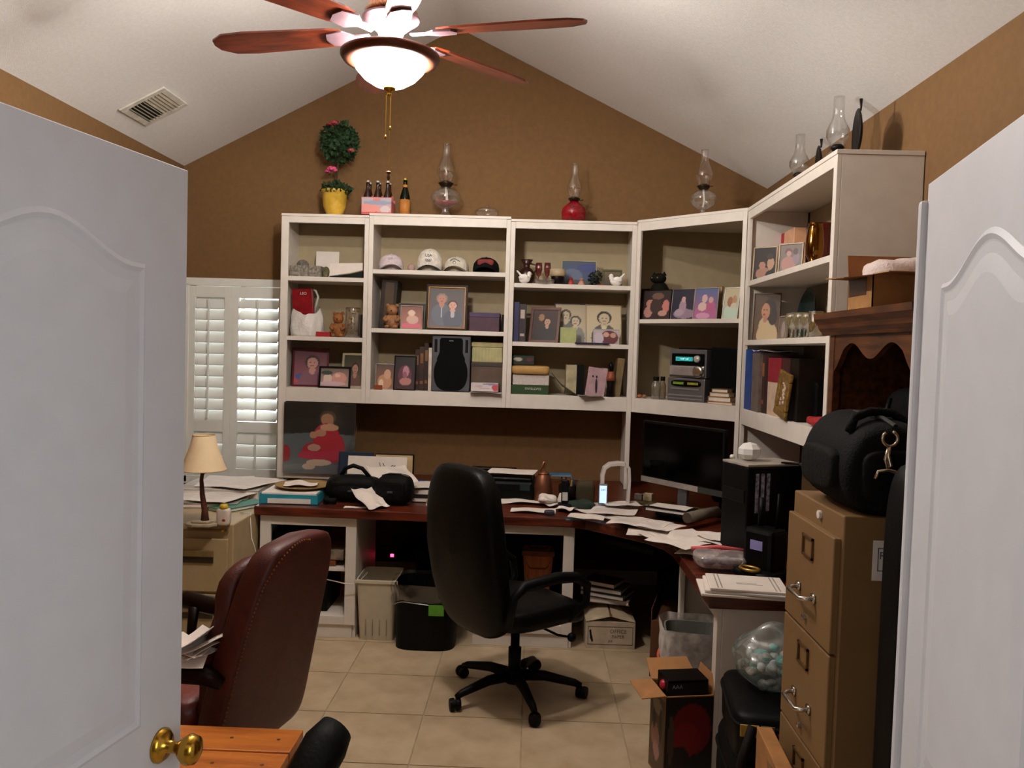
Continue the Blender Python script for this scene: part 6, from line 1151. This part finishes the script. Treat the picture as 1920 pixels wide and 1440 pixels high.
ART(t, bw*.98, bh*.97, ('120808', '1c0808'), [(.55, .62, .42, .30, '6a0a10'), (.45, .5, .3, .2, '7c1016'), (.3, .25, .25, .18, '180808'), (.12, .5, .06, .3, '4a3a30'), (.75, .2, .3, .12, '10100c')], (0, -bd/2-.001, .006), 30, 44, 'front_print')
s = ART(t, bd*.94, bh*.9, ('4a3c28', '5a4632'), [(.5, .85, .3, .1, '8a7a60'), (.4, .45, .3, .16, '9a6a58'), (.5, .28, .22, .12, 'a87a70'), (.75, .65, .12, .2, '1c1812'), (.3, .65, .12, .12, '201a10')], (-bw/2-.001, 0, .01), 24, 30, 'side_print'); s.rotation_euler.z = -PI/2
t2 = T('game_box', 'black and red product box standing in the open cardboard box', 'box', (.645, 3.285, .006), .19); bw2, bd2, bh2 = .17, .12, .405
P('body', G().box(-bw2/2, bw2/2, -bd2/2, bd2/2, 0, bh2), M('120808', .35), t2, bev=.003); ART(t2, bw2*.98, bh2*.96, ('0a0808', '4a0a0c'), [(.5, .9, .7, .12, '0a0a0c'), (.6, .5, .5, .28, '6a0c10'), (.6, .3, .4, .2, '8a1014'), (.3, .2, .2, .2, '2a0a0a')], (0, -bd2/2-.001, .006), 30, 40, 'front_print')
txt('lettering', 'AAA', .022, M('8a8a90', .5), t2, (-.045, -bd2/2-.0015, bh2-.026)); TM('red_ball', 'small bright red ball at the edge of the open cardboard box', 'ball', G().ell((0, 0, .02), .02), M('b01c30', .4), (.567, 3.26, .357), smooth=True)
# suitcases
t = T('suitcase', 'black soft suitcase with a yellow luggage tag, topmost by the filing cabinet', 'suitcase', (.90, 2.86, .36), -.12)
def case(t, w, d, h, m): P('body', G().sell((0, 0, h/2), (w/2, d/2, h/2), .25, .3, 32, 10, 'z'), m, t, smooth=True); P('piping', G().tube([(w/2*math.copysign(abs(math.cos(a))**.3, math.cos(a))*1.0, d/2*math.copysign(abs(math.sin(a))**.3, math.sin(a))*1.0, h*.75) for a in [2*PI*k/48 for k in range(49)]], .007, 6, False), BLK2, t, smooth=True)
case(t, .36, .44, .17, BLACK); P('luggage_tag', G().box(-.16, -.10, -.228, -.222, .10, .14), M('b08c34', .5), t, bev=.002); P('grey_tag', G().box(-.095, -.05, -.228, -.222, .10, .14), M('5a5448', .5), t, bev=.002); P('red_piping', G().tube([(-.04, -.226, .115), (.16, -.222, .115)], .005), M('a01c20', .5), t)
t = T('suitcase', 'large black suitcase at the bottom of the pile beside the filing cabinet', 'suitcase', (.92, 2.86, 0), -.06); case(t, .40, .48, .355, M('0c0a0a', .7, bump=.1)); P('front_pocket', G().sell((0, -.24, .17), (.15, .03, .11), .3, .3, 24, 8, 'y'), BLACK, t, smooth=True); P('handle', G().tube([(-.06, -.27, .25), (-.05, -.29, .27), (.05, -.29, .27), (.06, -.27, .25)], .009), BLACK, t, smooth=True)
TM('shoulder_strap', 'brown-black strap looped over the front of the suitcase pile', 'strap', G().tube([(.74, 2.60, .52), (.70, 2.57, .42), (.685, 2.56, .3), (.72, 2.56, .18), (.78, 2.57, .10)], .016, 8), M('241812', .7), smooth=True)
t = T('plastic_bag', 'clear plastic bag of aqua and white bits on top of the black suitcase', 'bag', (.90, 2.90, .533))
P('film', crumpled(G().sell((0, 0, .11), (.15, .14, .11), .8, .7, 48, 26, 'z', lambda v: Vector((v.x*(1-.30*max(0, v.z)/.11)+.25*max(0, v.z)*math.sin(v.y*20), v.y*(1-.4*max(0, v.z)/.11), v.z))), .016, 12, 38), glassy(fac=.10, rough=.12, diff=.14, dcol='b8c8c4'), t, smooth=True)
g = G(); g2 = G(); r = random.Random(11)
for k in range(46):
    q = (r.uniform(-.10, .10), r.uniform(-.10, .10), r.uniform(.02, .12)); (g if k % 3 else g2).ell(q, (r.uniform(.012, .03), r.uniform(.012, .03), r.uniform(.01, .02)), 8, 5)
P('white_bits', g, M('b4bab4', .6, var=.4, scale=30), t, smooth=True, kind='stuff'); P('aqua_bits', g2.mv(0, 0, .02), M('5aa8a0', .6), t, smooth=True, kind='stuff')
t = T('cardboard_box', 'flat tan carton standing on edge against the front of the tall filing cabinet', 'box', (.70, 2.21, 0), -.06); P('body', G().box(-.022, .022, -.18, .17, 0, .62), M('a5713c', .85), t, bev=.003); P('tape', G().box(-.0235, -.022, -.03, .02, .02, .60), M('8a6438', .4), t)
# duffel on the filing cabinet
t = T('duffel_bag', 'big black duffel bag with a metal clasp on top of the tall filing cabinet', 'bag', (.895, 2.205, 1.318), 0)
DM = M('0b0a09', .8, var=.3, bump=.12, scale=26)
P('body', G().sell((0, 0, .118), (.122, .185, .118), .3, .75, 44, 22, 'y', lambda v: Vector((v.x*(1+.05*math.sin(v.y*20))*(1-.18*max(0, v.z)/.118), v.y, v.z+.010*math.sin(v.x*14+v.y*9)))), DM, t, smooth=True)
P('end_pocket', G().sell((0, -.183, .10), (.085, .02, .065), .4, .5, 28, 10, 'y'), M('0e0d0b', .75, bump=.1), t, smooth=True); P('side_pocket', G().sell((-.117, 0, .10), (.020, .12, .055), .4, .5, 24, 10, 'x'), M('17150e', .8, bump=.1), t, smooth=True)
P('zip', G().tube([(0, -.17, .222), (0, -.1, .236), (0, .1, .238), (0, .16, .226)], .006), M('26241e', .5, .4), t)
P('carry_strap', G().tube([(-.085, -.10, .20), (-.07, -.09, .235), (-.02, -.06, .25), (.04, -.06, .248), (.08, -.10, .21)], .012, 8), DM, t, smooth=True)
cl = G().tube([(.018*math.cos(a), 0, .018*math.sin(a)) for a in [2*PI*k/18*.85+2.2 for k in range(19)]], .004, 6).mv(-.03, -.212, .195)
cl.tube([(-.03, -.212, .177), (-.034, -.216, .155), (-.026, -.216, .130), (-.034, -.214, .125), (-.04, -.214, .145), (-.032, -.212, .175)], .0045, 6).tube([(-.06, -.21, .098), (-.055, -.212, .115), (-.032, -.214, .120), (-.01, -.212, .115), (-.002, -.21, .098)], .005, 6)
P('clasp', cl, M('c8b8a0', .25, .9, bump=0), t, smooth=True, label='silvery swivel clasp')
P('hanging_strap', G().box(-.014, .014, -.21, -.204, .02, .11).mv(-.03, 0, 0), DM, t)
t = T('garment_bag', 'tall black garment bag standing between the filing cabinet and the right door', 'bag', (.99, 1.87, 0), 0); P('body', G().sell((0, 0, .735), (.165, .06, .735), .2, .25, 32, 16, 'z'), BLACK, t, smooth=True); P('zip', G().tube([(-.06, -.061, .1), (-.06, -.061, 1.40)], .003), M('222222', .5, .4), t)

# ================= HUTCH CONTENTS =================
zt = 1.874
t = T('cardboard_box', 'open brown box stuffed with white packing on top of the hutch', 'box', (1.315, 2.955, zt), 0); w, d, h = .33, .22, .12
P('body', G().box(-w/2, w/2, -d/2, -d/2+.004, 0, h).box(-w/2, w/2, d/2-.004, d/2, 0, h+.0).box(-w/2, -w/2+.004, -d/2, d/2, 0, h).box(w/2-.004, w/2, -d/2, d/2, 0, h).box(-w/2, w/2, -d/2, d/2, 0, .004), M('b5834e', .85), t)
P('flap', quad((-w/2, d/2, h), (-w/2, -d/2, h), (-w/2-.09, -d/2+.02, h-.01), (-w/2-.09, d/2-.02, h+.0)), M('a87646', .85), t); P('flap', quad((-w/2, d/2, h), (w/2, d/2, h), (w/2, d/2+.02, h+.09), (-w/2, d/2+.02, h+.09)), M('9c6638', .85), t)
P('flap', quad((w/2, -d/2, h), (-w/2, -d/2, h), (-w/2-.01, -d/2-.15, h-.005), (w/2-.01, -d/2-.15, h-.005)), M('b98a58', .85), t); P('flap', quad((w/2, d/2, h), (w/2, -d/2, h), (w/2+.09, -d/2, h+.06), (w/2+.09, d/2, h+.06)), M('b98a58', .85), t)
P('tape', G().box(-w/2-.001, -w/2, -.06, .10, h*.45, h), M('4a2c18', .3), t)
P('packing', crumpled(G().sell((0, 0, h+.0), (w*.46, d*.47, .065), .7, .7, 36, 14), .012, 8, 50), M('e0cfc8', .7, var=.05, bump=.15, scale=20), t, smooth=True)
t = T('tray', 'dark metal tray sticking out beside the box on the hutch', 'tray', (1.36, 2.62, zt)); P('tray', G().box(-.18, .16, -.13, .10, 0, .012), M('0e0c0a', .4), t, bev=.004); P('glass_dish', G().lathe([(.03, .012), (.06, .045), (.058, .045), (.025, .016), (0, .016)], n=24), glassy(fac=.2, diff=.15, dcol='6a6a58'), t, smooth=True)
zs = 1.271
t = T('backpack', 'black backpack in the dark opening of the hutch', 'bag', (1.35, 2.86, zs), -PI/2+.1); P('body', crumpled(G().sell((0, 0, .17), (.125, .10, .17), .5, .5, 32, 16), .008, 3, 22), M('090909', .8, bump=.1), t, smooth=True); P('buckle', G().box(-.06, -.045, -.108, -.10, .16, .19).box(.05, .062, -.108, -.1, .15, .18), M('8a8a8a', .3, .5), t, bev=.002); P('strap', G().tube([(-.05, -.09, .30), (-.06, -.115, .2), (-.05, -.105, .08)], .009), BLACK, t, smooth=True)
t = T('helmet', 'olive grey rounded case with a mirror-like window in the hutch', 'helmet', (1.32, 2.60, zs), -PI/2-.1); P('shell', G().sell((0, 0, .18), (.10, .11, .14), .8, .8, 30, 18), M('4a4636', .5, var=.15), t, smooth=True); P('band', G().tube([(-.02, .112*math.cos(a)*1.0, .18+.141*math.sin(a)) for a in [2*PI*k/30 for k in range(31)]], .006, 6, False), M('2e2a1c', .6), t, smooth=True); P('foot', G().box(-.07, .07, -.07, .07, 0, .06), M('2a2620', .7), t, bev=.01)
P('window', G().box(.015, .085, -.118, -.108, .10, .185), M('8a7068', .3, .2), t, bev=.004); P('window_glass', G().box(.024, .07, -.1195, -.118, .135, .178), M('221a1a', .2), t)
flat('cream shoe box lid stack below the helmet at the hutch edge', (1.225, 2.545, 1.2715), .13, .18, .028, 'b09468', .08, 'box_lid', 'box')
TM('white_box', 'little white box glimpsed behind the top of the duffel bag', 'box', G().box(-.02, .02, -.02, .02, 0, .075), M('d8ccc0', .6), (1.19, 2.93, 1.2715), bev=.002)
zz = .962
for k, (hh, col, lb) in enumerate(((.10, 'b8aca0', 'lowest pale box in the stack at the near edge of the hutch'), (.08, 'c8c0b4', 'second pale box in the stack at the near edge of the hutch'), (.07, 'd0c8bc', 'top pale box in the stack at the near edge of the hutch'))): carton('stacked_box', lb, 'box', (1.30, 2.56, zz), .24, .20, hh-.002, col); zz += hh

# paper on the burgundy chair
for k, (x, y, w, d, rz, tl, lb) in enumerate(((-1.50, 2.72, .26, .24, .3, 10, 'white sheets piled on the near arm of the burgundy chair'), (-1.38, 2.90, .20, .20, -.4, -14, 'crumpled white sheets heaped against the back of the burgundy chair'))):
    pass
t = T('paper_heap', 'heap of crumpled white papers piled on the near arm of the burgundy chair', 'paper', (-1.085, 2.60, .655)); r = random.Random(4)
for k in range(7):
    g = G().sheet(.17, .12, lambda x, y: .012*math.sin(22*x+k)+.012*math.sin(19*y+2*k), 8, 8).rx(r.uniform(-20, 24)).ry(r.uniform(-18, 18)).rz(k*50).mv(r.uniform(-.05, .05), r.uniform(-.02, .02), .02+.009*k)
    P('sheet', g, PAPER, t)
# more desk clutter and cabinet contents
ex = [(1120, 955, .24, .16, .5, 'white bill leaning toward the lamp dock from the left'), (1175, 975, .26, .18, -.9, 'white letter lying askew under the wide letters'), (1220, 1002, .24, .16, -.2, 'white receipt sheet at the curved desk edge'),
      (1250, 1012, .26, .18, -1.0, 'white statement sheet just before the curve of the desk'), (1285, 1000, .22, .20, .4, 'crinkled sheet under the crumpled one on the right desk'), (1330, 1030, .22, .16, -.1, 'white letter poking out behind the zip bag'),
      (1310, 1040, .18, .14, -.6, 'pinkish printed sheet peeking from under the zip bag')]
for i, (px, py, w, d, rz, lb) in enumerate(ex):
    p = onz(px, py, ZD+.01); paper(lb, (p.x, p.y, ZD+.0012+.006*(i % 4)), w, d, rz, .006 if i % 2 else .004, lines=4 if i in (1, 3) else 0)
p = D(1050, 948); o = TM('tissue', 'peaked crumpled white tissue standing before the pencil cup', 'tissue', crumpled(G().lathe([(.045, 0), (.035, .02), (.022, .05), (.004, .075)], n=20), .012, 3, 70), PAPER, (p.x+.02, p.y+.03, ZD+.012), smooth=False)
p = D(1025, 950); TM('tissue', 'low crumpled white tissue at the foot of the copper pitcher', 'tissue', crumpled(G().ell((0, 0, .03), (.06, .05, .028), 20, 12), .012, 8, 60), PAPER, (p.x, p.y+.04, ZD+.008), smooth=False)
# inside the left cabinet
for k, (x, z, w, h, col, nm, lb) in enumerate(((-1.33, .131, .33, .20, '0c0c0c', 'lower_dark_box', 'black box added to darken the floor of the left desk cabinet'), (-1.30, .401, .36, .035, '7a3c14', 'wooden_box', 'flat orange-brown wooden box on the shelf of the left desk cabinet'), (-1.14, .437, .13, .06, '8a7864', 'knick_knack_box', 'small pale box on top of the orange-brown box in the left desk cabinet'), (-1.36, .437, .26, .16, '100e0c', 'upper_dark_box', 'black box added to darken the upper part of the left desk cabinet'))):  # the two black boxes are added to darken the cabinet interior
    t = T(nm, lb, 'box', (x, 4.86, z)); P('body', G().box(-w/2, w/2, -.12, .22, 0, h-.002), M(col, .6, var=.25), t, bev=.004); P('front', G().box(-w/2+.01, w/2-.01, -.123, -.12, .006, h-.01), M(col, .4, var=.4), t)
t = T('shade_crate', 'dark crate added to shade the cabinet behind the orange basket', 'crate', (-.03, 5.30, .131)); P('body', G().box(-.24, .24, -.16, -.03, 0, .50), M('0d0c0a', .8), t, bev=.004); P('lid', G().box(-.245, .245, -.165, -.025, .501, .52), M('14120e', .6), t, bev=.003)  # crate added so the open cabinet reads dark inside
TM('white_cable', 'thin white cable running out of the left desk cabinet to the cream bin', 'cable', G().tube([(-1.20, 4.70, .34), (-1.10, 4.63, .345), (-1.03, 4.62, .335), (-.97, 4.63, .33), (-.93, 4.75, .37)], .003, 6), M('c8c0b4', .6), smooth=True)
t = T('carton', 'low brown carton with a raised flap at the bottom edge beside the open box', 'box', (.56, 2.86, 0), .25); P('body', G().box(-.12, .12, -.09, .09, 0, .16), M('5a3a1c', .85), t, bev=.002); P('flap', quad((-.12, .09, .162), (.12, .09, .162), (.11, .0, .215), (-.11, .0, .20)), CARD, t)
t = T('shelf_bracket', 'small black bracket hanging under the near end of the right bookcase rail', 'bracket', (1.42, 4.85, 1.327)); P('plate', G().box(-.015, .015, -.015, .015, 0, .03), BLACK, t); P('pin', G().tube([(0, 0, 0), (0, 0, -.02)], .006), BRASS, t)
